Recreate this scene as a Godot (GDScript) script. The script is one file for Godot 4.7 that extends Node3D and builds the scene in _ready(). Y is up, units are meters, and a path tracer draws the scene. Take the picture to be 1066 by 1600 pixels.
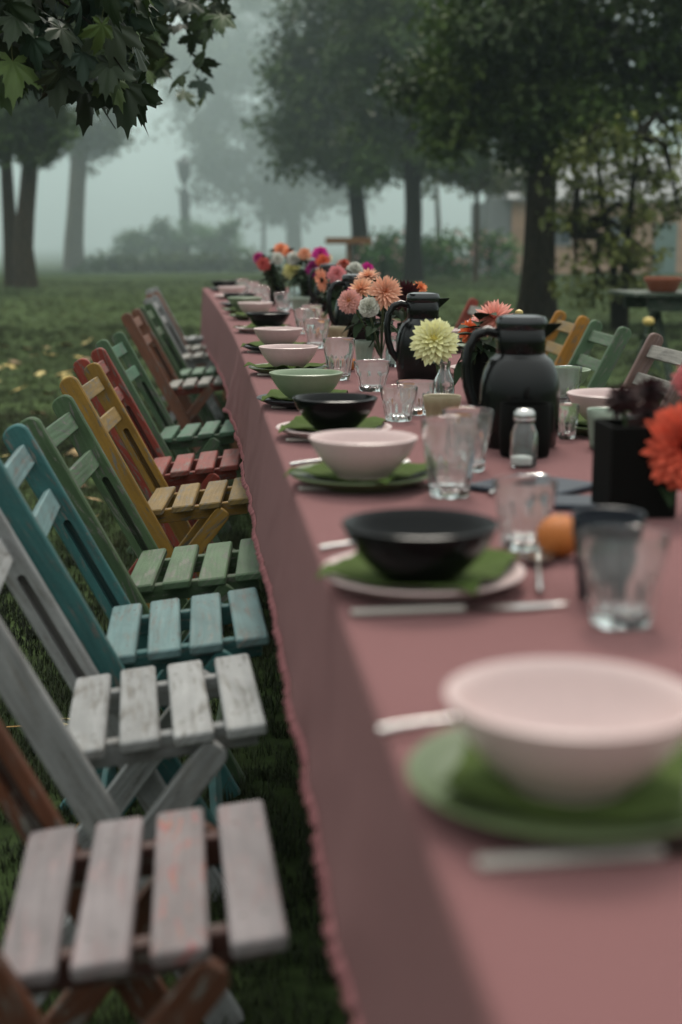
extends Node3D
# A long outdoor dinner table with painted folding chairs on a misty garden lawn.

class MB:
	# triangle soup that becomes one mesh
	var p := PackedVector3Array()
	var u := PackedVector2Array()
	var s := PackedInt32Array()
	var c := PackedColorArray()
	func tri(a: Vector3, b: Vector3, d: Vector3, ua: Vector2, ub: Vector2, ud: Vector2, g := -1, col := Color.WHITE) -> void:
		p.append(a); p.append(b); p.append(d)
		u.append(ua); u.append(ub); u.append(ud)
		for k in 3:
			s.append(g); c.append(col)
	func quad(a: Vector3, b: Vector3, d: Vector3, e: Vector3, ua: Vector2, ub: Vector2, ud: Vector2, ue: Vector2, g := -1, col := Color.WHITE) -> void:
		tri(a, b, d, ua, ub, ud, g, col)
		tri(a, d, e, ua, ud, ue, g, col)
	func tint(from: int, f: Callable) -> void:
		for k in range(from, p.size()):
			c[k] = f.call(p[k])
	func mesh(closed := true) -> ArrayMesh:
		var flip := false
		if closed:
			var vol := 0.0
			var o := p[0] if p.size() else Vector3.ZERO
			for k in range(0, p.size(), 3):
				vol += (p[k] - o).dot((p[k + 1] - o).cross(p[k + 2] - o))
			flip = vol > 0.0
		var st := SurfaceTool.new()
		st.begin(Mesh.PRIMITIVE_TRIANGLES)
		for k in range(0, p.size(), 3):
			for j in ([0, 2, 1] if flip else [0, 1, 2]):
				st.set_smooth_group(s[k + j])
				st.set_color(c[k + j])
				st.set_uv(u[k + j])
				st.add_vertex(p[k + j])
		st.generate_normals()
		st.index()
		return st.commit()

var rng := RandomNumberGenerator.new()
var M := {}
var taken := {}

func rf(a: float, b: float) -> float:
	return rng.randf_range(a, b)

# ------------------------------------------------------------------ naming
func numbered(called: String) -> String:
	var n: int = taken.get(called, 0)
	taken[called] = n + 1
	return called if n == 0 else "%s_%03d" % [called, n]

func thing(called: String, label: String, category: String, at := Vector3.ZERO, turn := 0.0, group := "") -> Node3D:
	var o := Node3D.new()
	o.name = numbered(called)
	add_child(o, true)
	o.position = at
	o.rotation.y = turn
	tag(o, label, category, group)
	return o

func tag(o: Node, label: String, category: String, group := "", kind := "") -> void:
	if label: o.set_meta("label", label)
	if category: o.set_meta("category", category)
	if group: o.set_meta("group", group)
	if kind: o.set_meta("kind", kind)

func part(called: String, mesh: Mesh, mat: Material, parent: Node) -> MeshInstance3D:
	var o := MeshInstance3D.new()
	if parent == self:
		o.name = numbered(called)
	else:
		var n: int = parent.get_meta("_n_" + called, 0)
		parent.set_meta("_n_" + called, n + 1)
		o.name = called if n == 0 else "%s_%03d" % [called, n]
	o.mesh = mesh
	o.material_override = mat
	parent.add_child(o, true)
	return o

func struct(called: String, mesh: Mesh, mat: Material) -> MeshInstance3D:
	var o := part(called, mesh, mat, self)
	o.set_meta("kind", "structure")
	return o

func scatter(called: String, mesh: Mesh, mat: Material, places: Array, colors: Array, parent: Node) -> MultiMeshInstance3D:
	var mm := MultiMesh.new()
	mm.transform_format = MultiMesh.TRANSFORM_3D
	mm.use_colors = colors.size() > 0
	mm.mesh = mesh
	mm.instance_count = places.size()
	for k in places.size():
		mm.set_instance_transform(k, places[k])
		if colors.size():
			mm.set_instance_color(k, colors[k])
	var o := MultiMeshInstance3D.new()
	o.name = numbered(called) if parent == self else called
	o.multimesh = mm
	o.material_override = mat
	o.set_meta("kind", "stuff")
	parent.add_child(o, true)
	return o

# ------------------------------------------------------------------ textures
func img_of(n: int, f: Callable) -> Image:
	var data := PackedByteArray()
	data.resize(n * n * 3)
	for y in n:
		for x in n:
			var c: Color = f.call(x, y)
			var k := (y * n + x) * 3
			data[k] = int(clampf(c.r, 0, 1) * 255.0)
			data[k + 1] = int(clampf(c.g, 0, 1) * 255.0)
			data[k + 2] = int(clampf(c.b, 0, 1) * 255.0)
	return Image.create_from_data(n, n, false, Image.FORMAT_RGB8, data)

func tex(n: int, f: Callable) -> ImageTexture:
	return ImageTexture.create_from_image(img_of(n, f))

func noise(sd: int, freq: float, oct := 4) -> FastNoiseLite:
	var n := FastNoiseLite.new()
	n.seed = sd
	n.noise_type = FastNoiseLite.TYPE_SIMPLEX_SMOOTH
	n.frequency = freq
	n.fractal_octaves = oct
	return n

# tiling noise: the picture wraps round a torus
func tiled(n: FastNoiseLite, x: float, y: float, w: float, sx := 1.0, sy := 1.0) -> float:
	var a := x / w * TAU
	var b := y / w * TAU
	var r := w / TAU
	return n.get_noise_3d(cos(a) * r * sx + 13.0, sin(a) * r * sx + cos(b) * r * sy, sin(b) * r * sy - 7.0)

func mat(col: Color, rough := 0.6, spec := 0.5) -> StandardMaterial3D:
	var m := StandardMaterial3D.new()
	m.albedo_color = col
	m.roughness = rough
	m.metallic_specular = spec
	return m

func rgb8(r: float, g: float, b: float) -> Color:
	return Color(r / 255.0, g / 255.0, b / 255.0)

var T_paint: Texture2D
var T_wear: Texture2D
var T_wear_heavy: Texture2D
var T_bare: Texture2D
var T_under: Texture2D
var T_grain: Texture2D

func dim(c: Color, f: float) -> Color:
	var l := c.srgb_to_linear() * f
	l.a = c.a
	return l.linear_to_srgb()

func painted(col: Color, heavy := false, under: Texture2D = null) -> StandardMaterial3D:
	var m := mat(dim(col, 0.74), 0.62, 0.4)
	m.vertex_color_use_as_albedo = true
	m.albedo_texture = T_paint
	m.detail_enabled = true
	m.detail_mask = T_wear_heavy if heavy else T_wear
	m.detail_albedo = under if under else T_bare
	m.heightmap_enabled = true
	m.heightmap_texture = T_grain
	m.heightmap_scale = 0.12
	m.uv1_scale = Vector3(2.2, 2.2, 1)
	return m

func make_materials() -> void:
	var n1 := noise(3, 0.03)
	var n2 := noise(4, 0.06)
	var n3 := noise(5, 0.012, 5)
	var n4 := noise(9, 0.2, 2)
	# grain runs along v
	T_paint = tex(256, func(x, y):
		var g := tiled(n1, x, y, 256, 3.0, 0.25) * 0.07 + tiled(n3, x, y, 256, 2.0, 1.0) * 0.12 + n4.get_noise_2d(x, y) * 0.03
		var v := 0.87 + g
		return Color(v, v, v * 0.99))
	T_wear = tex(512, func(x, y):
		var a := tiled(n2, x, y, 512, 1.6, 0.28) + 0.45 * tiled(n3, x, y, 512, 1.5, 1.0) + 0.25 * n4.get_noise_2d(x, y)
		var v := smoothstep(0.22, 0.48, a) * 0.8 + smoothstep(-0.15, 0.45, a) * 0.16
		return Color(v, v, v))
	T_wear_heavy = tex(512, func(x, y):
		var a := 0.8 * tiled(n2, x + 91, y, 512, 1.6, 0.14) + 0.9 * tiled(n3, x, y + 40, 512, 1.4, 0.7) + 0.3 * n4.get_noise_2d(x, y)
		var v := smoothstep(0.08, 0.75, a) * 0.75 + smoothstep(-0.2, 0.4, a) * 0.12
		return Color(v, v, v))
	T_bare = tex(256, func(x, y):
		var g := tiled(n1, x, y, 256, 4.0, 0.2) * 0.5 + n4.get_noise_2d(x, y * 0.2) * 0.15
		return Color(0.36 + g * 0.3, 0.345 + g * 0.28, 0.325 + g * 0.26))
	T_under = tex(256, func(x, y):
		var g := tiled(n1, x, y, 256, 3.0, 0.4) * 0.4
		return Color(0.45 + g * 0.25, 0.38 + g * 0.2, 0.38 + g * 0.2))
	T_grain = tex(256, func(x, y):
		var v := 0.5 + tiled(n1, x, y, 256, 5.0, 0.2) * 0.6 + n4.get_noise_2d(x, y) * 0.2
		return Color(v, v, v))
	M.blue = painted(rgb8(62, 118, 118))
	M.green_dark = painted(rgb8(84, 110, 74))
	M.green_mid = painted(rgb8(98, 128, 94))
	M.green_light = painted(rgb8(96, 134, 104))
	M.yellow = painted(rgb8(178, 133, 48))
	M.orange = painted(rgb8(205, 138, 40))
	M.red = painted(rgb8(172, 68, 52))
	M.brown = painted(rgb8(140, 88, 66))
	M.blue_worn = painted(rgb8(116, 148, 150), true)
	M.green_worn = painted(rgb8(100, 128, 94), true)
	M.mint_worn = painted(rgb8(98, 142, 112), true)
	M.yellow_worn = painted(rgb8(162, 130, 70), true)
	M.red_worn = painted(rgb8(164, 76, 66), true)
	M.red_brown = painted(rgb8(88, 46, 38))
	M.white = painted(rgb8(176, 176, 177), true)
	M.pinkwhite = painted(rgb8(150, 140, 143), true, T_under)
	M.pinkwhite_seat = M.pinkwhite
	M.rust = painted(rgb8(106, 60, 38))
	M.pink_stained = painted(rgb8(150, 138, 140), false, tex(64, func(x, y): return Color(0.50, 0.31 + 0.05 * n4.get_noise_2d(x, y), 0.29)))
	M.mauve = painted(rgb8(138, 108, 100), true, T_under)
	M.grey = painted(rgb8(165, 160, 152), true)
	M.nail = mat(rgb8(70, 66, 62), 0.6)
	M.bare_wood = mat(rgb8(150, 108, 78), 0.75, 0.3)
	M.bare_wood.albedo_texture = T_paint
	M.bare_wood.vertex_color_use_as_albedo = true
	M.bare_wood.uv1_scale = Vector3(2.2, 2.2, 1)

	# cloth: fine woven check, period 2.5 mm; the picture covers 20 mm and a second one varies slowly
	var nw := noise(17, 0.12, 2)
	M.cloth = mat(rgb8(124, 87, 87), 0.92, 0.15)
	M.cloth.albedo_texture = tex(256, func(x, y):
		var px: float = fmod(x, 32.0) / 32.0
		var py: float = fmod(y, 32.0) / 32.0
		var a := 1.0 if (px < 0.5) != (py < 0.5) else 0.0
		var w := 0.70 + 0.30 * a + 0.06 * tiled(nw, x, y, 256)
		return Color(w, w * (0.985 + 0.015 * a), w * (0.985 + 0.015 * a)))
	M.cloth.heightmap_enabled = true
	M.cloth.heightmap_texture = tex(128, func(x, y):
		var v := 0.5 + 0.25 * sin(x / 128.0 * TAU * 8.0) * sin(y / 128.0 * TAU * 8.0)
		return Color(v, v, v))
	M.cloth.heightmap_scale = 0.07
	M.cloth.uv1_scale = Vector3(31, 31, 1)
	var nsl := noise(23, 0.02, 4)
	M.cloth.detail_enabled = true
	M.cloth.detail_blend_mode = BaseMaterial3D.BLEND_MODE_MUL
	M.cloth.detail_uv_layer = BaseMaterial3D.DETAIL_UV_1
	M.cloth.rim_enabled = true
	M.cloth.rim = 0.3
	M.cloth.rim_tint = 0.6
	M.cloth.detail_enabled = false
	M.cloth_edge = mat(rgb8(132, 88, 90), 0.95, 0.1)

	# ceramics
	var nsp := noise(31, 0.15, 3)
	var speck := tex(256, func(x, y):
		var v := 0.95 + 0.05 * tiled(nsp, x, y, 256) - (0.12 if nsp.get_noise_2d(x * 2.1, y * 2.1) > 0.52 else 0.0)
		return Color(v, v, v))
	for d in [["pink_clay", Color(0.91, 0.80, 0.785), 0.33], ["sage_clay", rgb8(142, 158, 128), 0.34], ["olive_plate", rgb8(94, 110, 64), 0.34], ["black_clay", rgb8(14, 15, 16), 0.2], ["celadon", rgb8(172, 186, 168), 0.35], ["beige_clay", rgb8(168, 152, 120), 0.4], ["dark_plate", rgb8(42, 44, 48), 0.35], ["pale_clay", rgb8(205, 196, 186), 0.45], ["terracotta", rgb8(150, 82, 56), 0.8]]:
		var m := mat(dim(d[1], 0.7), d[2], 0.28 if d[0] in ["black_clay", "dark_plate"] else 0.45)
		m.albedo_texture = speck
		m.uv1_scale = Vector3(3, 8, 1)
		M[d[0]] = m
	# napkins
	var nn := noise(41, 0.25, 2)
	M.napkin = mat(rgb8(78, 94, 48), 0.9, 0.2)
	M.napkin.albedo_texture = tex(128, func(x, y):
		var v := 0.88 + 0.12 * nn.get_noise_2d(x, y) + 0.05 * sin(x * 0.8)
		return Color(v, v, v))
	M.napkin.uv1_scale = Vector3(8, 8, 1)
	M.steel = mat(rgb8(174, 172, 170), 0.26)
	M.steel.metallic = 1.0
	M.handle_white = mat(rgb8(156, 149, 142), 0.38)
	M.handle_white.metallic = 0.3
	M.glass = mat(Color(0.97, 0.985, 0.98, 0.02), 0.0)
	M.glass.transparency = BaseMaterial3D.TRANSPARENCY_ALPHA
	M.glass.refraction_enabled = true
	M.glass.refraction_scale = 0.05
	M.black_plastic = mat(rgb8(7, 7, 7), 0.2, 0.38)
	M.black_gloss = mat(rgb8(13, 15, 18), 0.12, 0.55)
	M.black_matte = mat(rgb8(13, 12, 11), 0.6, 0.12)
	M.slate = mat(rgb8(36, 43, 54), 0.4, 0.35)
	M.dark_cup = mat(rgb8(22, 26, 34), 0.35, 0.35)
	M.salt = mat(rgb8(215, 215, 212), 0.9)
	M.fruit = mat(rgb8(164, 94, 40), 0.5, 0.35)
	M.fruit.heightmap_enabled = true
	M.fruit.heightmap_texture = tex(64, func(x, y):
		var v := 0.5 + nn.get_noise_2d(x * 2.0, y * 2.0)
		return Color(v, v, v))
	M.fruit.heightmap_scale = 0.05
	M.fruit.uv1_scale = Vector3(4, 60, 1)
	M.petal = mat(dim(Color.WHITE, 0.78), 0.7, 0.25)
	M.petal.vertex_color_use_as_albedo = true
	M.petal.backlight_enabled = true
	M.petal.backlight = Color(0.5, 0.5, 0.5)
	M.stem = mat(rgb8(58, 76, 38), 0.7)
	M.flower_leaf = mat(rgb8(33, 46, 28), 0.7, 0.2)

	# bark
	var nb := noise(51, 0.035, 5)
	M.bark = mat(rgb8(84, 74, 62), 0.95, 0.2)
	M.bark.albedo_texture = tex(256, func(x, y):
		var v := 0.72 + 0.5 * tiled(nb, x, y, 256, 3.0, 0.5)
		return Color(v, v * 0.98, v * 0.94))
	M.bark.heightmap_enabled = true
	M.bark.heightmap_texture = tex(256, func(x, y):
		var v := 0.5 + 0.8 * tiled(nb, x, y, 256, 3.0, 0.5)
		return Color(v, v, v))
	M.bark.heightmap_scale = 3.0
	M.bark.uv1_scale = Vector3(2, 1.2, 1)
	M.bark_dark = M.bark.duplicate()
	M.bark_dark.albedo_color = rgb8(48, 44, 35)
	M.bark_pale = M.bark.duplicate()
	M.bark_pale.albedo_color = rgb8(124, 114, 98)
	# foliage
	for d in [["leaf_dark", rgb8(64, 82, 36)], ["leaf_mid", rgb8(72, 86, 48)], ["leaf_young", rgb8(100, 106, 60)], ["leaf_bush", rgb8(80, 116, 66)], ["leaf_maple", rgb8(40, 52, 30)]]:
		var m := mat(d[1], 0.6, 0.35)
		m.vertex_color_use_as_albedo = true
		m.backlight_enabled = true
		m.backlight = Color(0.55, 0.6, 0.35)
		M[d[0]] = m
	M.fallen = mat(Color.WHITE, 0.85)
	M.fallen.vertex_color_use_as_albedo = true
	M.grass = mat(Color.WHITE, 0.75, 0.3)
	M.grass.vertex_color_use_as_albedo = true
	M.grass.backlight_enabled = true
	M.grass.backlight = Color(0.4, 0.4, 0.25)
	var ng := noise(61, 0.02, 6)
	var ng2 := noise(62, 0.3, 2)
	M.lawn = mat(rgb8(76, 92, 60), 0.95, 0.15)
	M.lawn.albedo_texture = tex(512, func(x, y):
		var v := 0.74 + 0.24 * tiled(ng, x, y, 512) + 0.16 * ng2.get_noise_2d(x, y)
		return Color(v * 1.0, v, v * 0.92))
	M.lawn.uv1_scale = Vector3(0.16, 0.16, 1)
	M.lawn.heightmap_enabled = true
	M.lawn.heightmap_texture = tex(256, func(x, y):
		var v := 0.5 + 0.4 * ng2.get_noise_2d(x, y) + 0.3 * tiled(ng, x, y, 256)
		return Color(v, v, v))
	M.lawn.heightmap_scale = 4.0
	M.green_timber = painted(rgb8(52, 74, 54))
	M.peach_wall = mat(rgb8(176, 142, 118), 0.85, 0.2)
	M.peach_wall.vertex_color_use_as_albedo = true
	M.grey_wall = mat(rgb8(140, 142, 142), 0.85, 0.2)
	M.grey_wall.vertex_color_use_as_albedo = true
	M.roof = mat(rgb8(150, 148, 146), 0.8)
	M.teal = mat(rgb8(92, 112, 106), 0.6)
	M.window_glass = mat(Color(0.6, 0.7, 0.7, 0.12), 0.05)
	M.window_glass.transparency = BaseMaterial3D.TRANSPARENCY_ALPHA
	M.stone = mat(rgb8(92, 96, 84), 0.95, 0.2)
	M.iron = mat(rgb8(40, 44, 44), 0.7)

# ------------------------------------------------------------------ shapes
# A board: length along local z, width along x, thickness along y, rounded corners, chamfered arrises.
# slot: [z0, z1, width, depth] is a groove in the +y face.
func plate(m: MB, xf: Transform3D, L: float, w: float, t: float, r0: float, r1: float, b: float, k: int, tone: float, slot := []) -> void:
	var out := []
	var inn := []
	var sw: float = slot[2] if slot else 0.0
	var s0: float = slot[0] if slot else -L / 2 + w / 2
	var s1: float = slot[1] if slot else L / 2 - w / 2
	if s1 < s0:
		s0 = 0.0; s1 = 0.0
	for q in 4:
		var r := r1 if q < 2 else r0
		var cx := (w / 2 - r) * (1.0 if q == 0 or q == 3 else -1.0)
		var cz := (L / 2 - r) * (1.0 if q < 2 else -1.0)
		for j in k + 1:
			var a := (q + float(j) / k) * PI / 2
			out.append([Vector2(cx, cz), Vector2(cos(a), sin(a)), r])
			inn.append(Vector2(0, s1 if q < 2 else s0) + Vector2(cos(a), sin(a)) * sw / 2)
	var n := out.size()
	var off := Vector2(rf(0, 7), rf(0, 7))
	var ring := func(i: int, inset: float, y: float) -> Vector3:
		var o: Array = out[i % n]
		var q2: Vector2 = o[0] + o[1] * maxf(o[2] - inset, 0.0)
		return xf * Vector3(q2.x, y, q2.y)
	var face := Color(tone * 0.86, tone * 0.86, tone * 0.86)
	var edge := Color(minf(tone, 1.0), minf(tone, 1.0), minf(tone, 1.0))
	var U := func(i: int, inset: float, dy: float) -> Vector2:
		var o: Array = out[i % n]
		var q2: Vector2 = o[0] + o[1] * maxf(o[2] - inset, 0.0)
		return Vector2(q2.x + dy, q2.y) + off
	var ub := func(v: Vector2) -> Vector2: return v + off
	for i in n:
		var j := (i + 1) % n
		var ia: Vector2 = inn[i]
		var ib: Vector2 = inn[j]
		for side in [1.0, -1.0]:
			var y: float = side * t / 2
			var pa: Vector3 = xf * Vector3(ia.x, y, ia.y)
			var pb: Vector3 = xf * Vector3(ib.x, y, ib.y)
			var A: Vector3 = ring.call(i, b, y)
			var B: Vector3 = ring.call(j, b, y)
			var C: Vector3 = ring.call(i, 0.0, y - side * b)
			var D: Vector3 = ring.call(j, 0.0, y - side * b)
			if side > 0:
				m.quad(pa, pb, B, A, ub.call(ia), ub.call(ib), U.call(j, b, 0), U.call(i, b, 0), -1, face)
				m.quad(A, B, D, C, U.call(i, b, 0), U.call(j, b, 0), U.call(j, 0.0, b), U.call(i, 0.0, b), -1, edge)
			else:
				m.quad(A, B, pb, pa, U.call(i, b, 0), U.call(j, b, 0), ub.call(ib), ub.call(ia), -1, face)
				m.quad(C, D, B, A, U.call(i, 0.0, b), U.call(j, 0.0, b), U.call(j, b, 0), U.call(i, b, 0), -1, edge)
			if sw > 0 and side < 0:
				var ca := Vector2(0, s1 if ia.y > (s0 + s1) / 2 else s0)
				var cb := Vector2(0, s1 if ib.y > (s0 + s1) / 2 else s0)
				m.quad(pa, pb, xf * Vector3(0, y, cb.y), xf * Vector3(0, y, ca.y), ub.call(ia), ub.call(ib), ub.call(cb), ub.call(ca), -1, face)
			if sw > 0 and side > 0:
				var dp: float = slot[3]
				var fa: Vector3 = xf * Vector3(ia.x, y - dp, ia.y)
				var fb: Vector3 = xf * Vector3(ib.x, y - dp, ib.y)
				m.quad(fa, fb, pb, pa, ub.call(ia), ub.call(ib), ub.call(ib), ub.call(ia), -1, face)
				var cz2 := s1 if ia.y > (s0 + s1) / 2 else s0
				var cz3 := s1 if ib.y > (s0 + s1) / 2 else s0
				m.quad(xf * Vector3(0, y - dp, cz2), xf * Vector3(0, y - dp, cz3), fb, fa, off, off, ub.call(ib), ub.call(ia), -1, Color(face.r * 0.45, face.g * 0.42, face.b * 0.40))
		var E: Vector3 = ring.call(i, 0.0, t / 2 - b)
		var F: Vector3 = ring.call(j, 0.0, t / 2 - b)
		var G: Vector3 = ring.call(i, 0.0, -t / 2 + b)
		var Hh: Vector3 = ring.call(j, 0.0, -t / 2 + b)
		m.quad(E, F, Hh, G, U.call(i, 0.0, b), U.call(j, 0.0, b), U.call(j, 0.0, t), U.call(i, 0.0, t), -1, face)

func board(size: Vector3, tone := 1.0, r := 0.004, b := 0.002, k := 1) -> ArrayMesh:
	# x width, y thickness, z length
	var m := MB.new()
	plate(m, Transform3D(), size.z, size.x, size.y, r, r, b, k, tone)
	return m.mesh()

func beam(a: Vector3, b: Vector3, side: Vector3, w: float, t: float) -> Transform3D:
	# frame with z from a to b; side is the direction of the thickness (y)
	var z := (b - a).normalized()
	var x := side.cross(z).normalized()
	var y := z.cross(x).normalized()
	return Transform3D(Basis(x, y, z), (a + b) / 2)

# profile entries: Vector2(radius, height) or [radius, height, flute]; from axis to axis, solid
func lathe(prof: Array, seg: int, flutes := 0, m: MB = null, wob := 0.0) -> ArrayMesh:
	var own := m == null
	if own:
		m = MB.new()
	var g := 1
	var L := 0.0
	var pr := []
	for e in prof:
		pr.append(Vector3(e.x, e.y, 0) if e is Vector2 else Vector3(e[0], e[1], e[2]))
	var ph := rf(0, TAU)
	var pt := func(i: int, j: int) -> Vector3:
		var e: Vector3 = pr[i]
		var a := TAU * j / seg
		var r := e.x
		if e.z != 0.0:
			r -= e.z * (0.5 + 0.5 * cos(flutes * a)) ** 0.6
		if wob > 0:
			r *= 1.0 + wob * sin(2 * a + ph) + wob * 0.5 * sin(3 * a + ph * 2)
		return Vector3(cos(a) * r, e.y, sin(a) * r)
	for i in pr.size() - 1:
		if i > 0:
			var d0 := Vector2(pr[i].x - pr[i - 1].x, pr[i].y - pr[i - 1].y)
			var d1 := Vector2(pr[i + 1].x - pr[i].x, pr[i + 1].y - pr[i].y)
			if absf(d0.angle_to(d1)) > 0.75:
				g += 1
		var l := Vector2(pr[i].x, pr[i].y).distance_to(Vector2(pr[i + 1].x, pr[i + 1].y))
		for j in seg:
			var a: Vector3 = pt.call(i, j)
			var b: Vector3 = pt.call(i, (j + 1) % seg)
			var c: Vector3 = pt.call(i + 1, (j + 1) % seg)
			var d: Vector3 = pt.call(i + 1, j)
			var u0 := float(j) / seg
			var u1 := float(j + 1) / seg
			if pr[i].x > 1e-6:
				m.tri(a, b, c, Vector2(u0, L), Vector2(u1, L), Vector2(u1, L + l), g)
			if pr[i + 1].x > 1e-6:
				m.tri(a, c, d, Vector2(u0, L), Vector2(u1, L + l), Vector2(u0, L + l), g)
		L += l
	return m.mesh() if own else null

# tube through points with radii
func tube(m: MB, pts: Array, rad: Array, seg := 8, col := Color.WHITE, rough := 0.0) -> void:
	var rings := []
	var L := 0.0
	var up := Vector3(0.31, 0.2, 0.93).normalized()
	for i in pts.size():
		var d: Vector3 = (pts[mini(i + 1, pts.size() - 1)] - pts[maxi(i - 1, 0)]).normalized()
		var x := d.cross(up).normalized()
		var y := x.cross(d).normalized()
		if i > 0:
			L += (pts[i] - pts[i - 1]).length()
		var ring := []
		for j in seg + 1:
			var a := TAU * (j % seg) / seg
			var r: float = rad[i]
			if rough > 0:
				r *= 1.0 + rough * sin(a * 3.0 + i * 0.7) + rough * 0.7 * sin(a * 5.0 - i * 1.3)
			ring.append([pts[i] + (x * cos(a) + y * sin(a)) * r, Vector2(float(j) / seg, L)])
		rings.append(ring)
	for i in pts.size() - 1:
		for j in seg:
			var a: Array = rings[i][j]
			var b: Array = rings[i][j + 1]
			var c: Array = rings[i + 1][j + 1]
			var d: Array = rings[i + 1][j]
			m.quad(a[0], b[0], c[0], d[0], a[1], b[1], c[1], d[1], 1, col)
	for e in [0, pts.size() - 1]:
		for j in seg:
			var a: Vector3 = rings[e][j][0]
			var b: Vector3 = rings[e][j + 1][0]
			if e == 0:
				m.tri(pts[e], b, a, Vector2.ZERO, Vector2.ZERO, Vector2.ZERO, 2, col)
			else:
				m.tri(pts[e], a, b, Vector2.ZERO, Vector2.ZERO, Vector2.ZERO, 3, col)

func tube_mesh(pts: Array, rad: Array, seg := 8, col := Color.WHITE, rough := 0.0) -> ArrayMesh:
	var m := MB.new()
	tube(m, pts, rad, seg, col, rough)
	return m.mesh()

# ------------------------------------------------------------------ chairs
func chair(label: String, at: Vector2, turn: float, frame: Material, seat: Material, rails: Material, opt := {}) -> Node3D:
	var t := thing("folding_chair", label, "chair", Vector3(at.x, 0, at.y), turn, opt.get("group", "painted folding chairs along the table"))
	var top := Vector3(-0.316, opt.get("top", 0.754), 0)
	var d := (Vector3(-0.14, 0.42, 0) - Vector3(-0.316, 0.754, 0)).normalized()
	var foot := top + d * (top.y / -d.y)
	if opt.has("top"):
		foot.x = 0.08
	d = (foot - top).normalized()
	var sw := 0.056
	for s in [1.0, -1.0]:
		var a := top + Vector3(0, 0, s * 0.199)
		var b := foot + Vector3(0, 0, s * 0.199)
		var m := MB.new()
		var L := (b - a).length()
		# the groove is on the inner face
		plate(m, beam(b, a, Vector3(0, 0, -s), 0.05, 0.022), L, 0.05, 0.022, 0.004, 0.021, 0.003, 4, rf(0.9, 1.08), [L * 0.5 - 0.44, L * 0.5 - 0.21, 0.015, 0.017])
		var o := part("back_post", m.mesh(), frame, t)
		if opt.has("post_label") and s > 0:
			o.set_meta("label", opt.post_label)
	# back rails lie between the posts
	for q in [0.06, 0.155]:
		var c: Vector3 = top + d * q
		var m := MB.new()
		plate(m, beam(c + Vector3(0, 0, -0.187), c + Vector3(0, 0, 0.187), Vector3(-d.y, d.x, 0), 0.042, 0.014), 0.374, 0.042, 0.014, 0.003, 0.003, 0.002, 1, rf(0.9, 1.1))
		part("back_rail", m.mesh(), rails, t)
	# legs
	var f0 := Vector3(0.075, 0.408, 0)
	var r0 := Vector3(-0.235, 0.0, 0)
	for s in [1.0, -1.0]:
		var m := MB.new()
		var a := f0 + Vector3(0, 0, s * 0.163)
		var b := r0 + Vector3(0, 0, s * 0.163)
		plate(m, beam(b, a, Vector3(0, 0, s), 0.045, 0.02), (a - b).length(), 0.042, 0.02, 0.004, 0.014, 0.002, 3, rf(0.88, 1.04))
		part("leg", m.mesh(), frame, t)
	# stretchers
	for e in [[0.05, 0.10, 0.187], [-0.15, 0.095, 0.152]]:
		var m := MB.new()
		plate(m, beam(Vector3(e[0], e[1], -e[2]), Vector3(e[0], e[1], e[2]), Vector3(1, 0.5, 0).normalized(), 0.03, 0.014), 2.0 * e[2], 0.03, 0.014, 0.002, 0.002, 0.002, 1, rf(0.85, 1.0))
		part("stretcher", m.mesh(), frame, t)
	# seat rails under the slats
	var slope := Vector3(0.28, 0.032, 0).normalized()
	var nrm := Vector3(-slope.y, slope.x, 0)
	var sc := Vector3(0, 0.428, 0)
	for s in [1.0, -1.0]:
		var m := MB.new()
		var a := sc + nrm * -0.0335 + slope * -0.128 + Vector3(0, 0, s * 0.115)
		var b := sc + nrm * -0.0335 + slope * 0.128 + Vector3(0, 0, s * 0.115)
		plate(m, beam(a, b, Vector3(0, 0, s), 0.036, 0.022), 0.256, 0.036, 0.022, 0.003, 0.003, 0.002, 1, rf(0.85, 1.0))
		part("seat_rail", m.mesh(), opt.get("rail_mat", frame), t)
	# slats
	for k in 4:
		var m := MB.new()
		var x := -0.112 + 0.0745 * k
		var c := sc + slope * x + nrm * rf(-0.0125, -0.0105) + Vector3(0, 0, rf(-0.006, 0.006))
		var bs := Basis(slope, nrm, Vector3(0, 0, 1)) * Basis(Vector3.UP, rf(-0.02, 0.02))
		plate(m, Transform3D(bs, Vector3.ZERO), 0.345, sw, 0.017, 0.005, 0.005, 0.003, 2, rf(0.88, 1.1))
		var odd: Array = opt.get("odd_slat", [-1, null])
		var o := part("slat", m.mesh(), odd[1] if k == odd[0] else seat, t)
		if k == odd[0]:
			o.set_meta("label", "slat stained with patches of worn red paint")
		o.position = c
		if opt.get("nails", true):
			var nm := MB.new()
			for zz in [-0.115, 0.115]:
				for xx in [-0.012, 0.013]:
					var q := bs * Vector3(xx + rf(-0.004, 0.004), 0.0086, zz + rf(-0.006, 0.006))
					var r := 0.0032
					for j in 6:
						var a0 := TAU * j / 6
						var a1 := TAU * (j + 1) / 6
						nm.tri(q + bs * Vector3(0, 0.0006, 0), q + bs * Vector3(cos(a1) * r, 0, sin(a1) * r), q + bs * Vector3(cos(a0) * r, 0, sin(a0) * r), Vector2.ZERO, Vector2.ZERO, Vector2.ZERO, 1)
			part("nail_heads", nm.mesh(false), M.nail, o)
	return t

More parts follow.
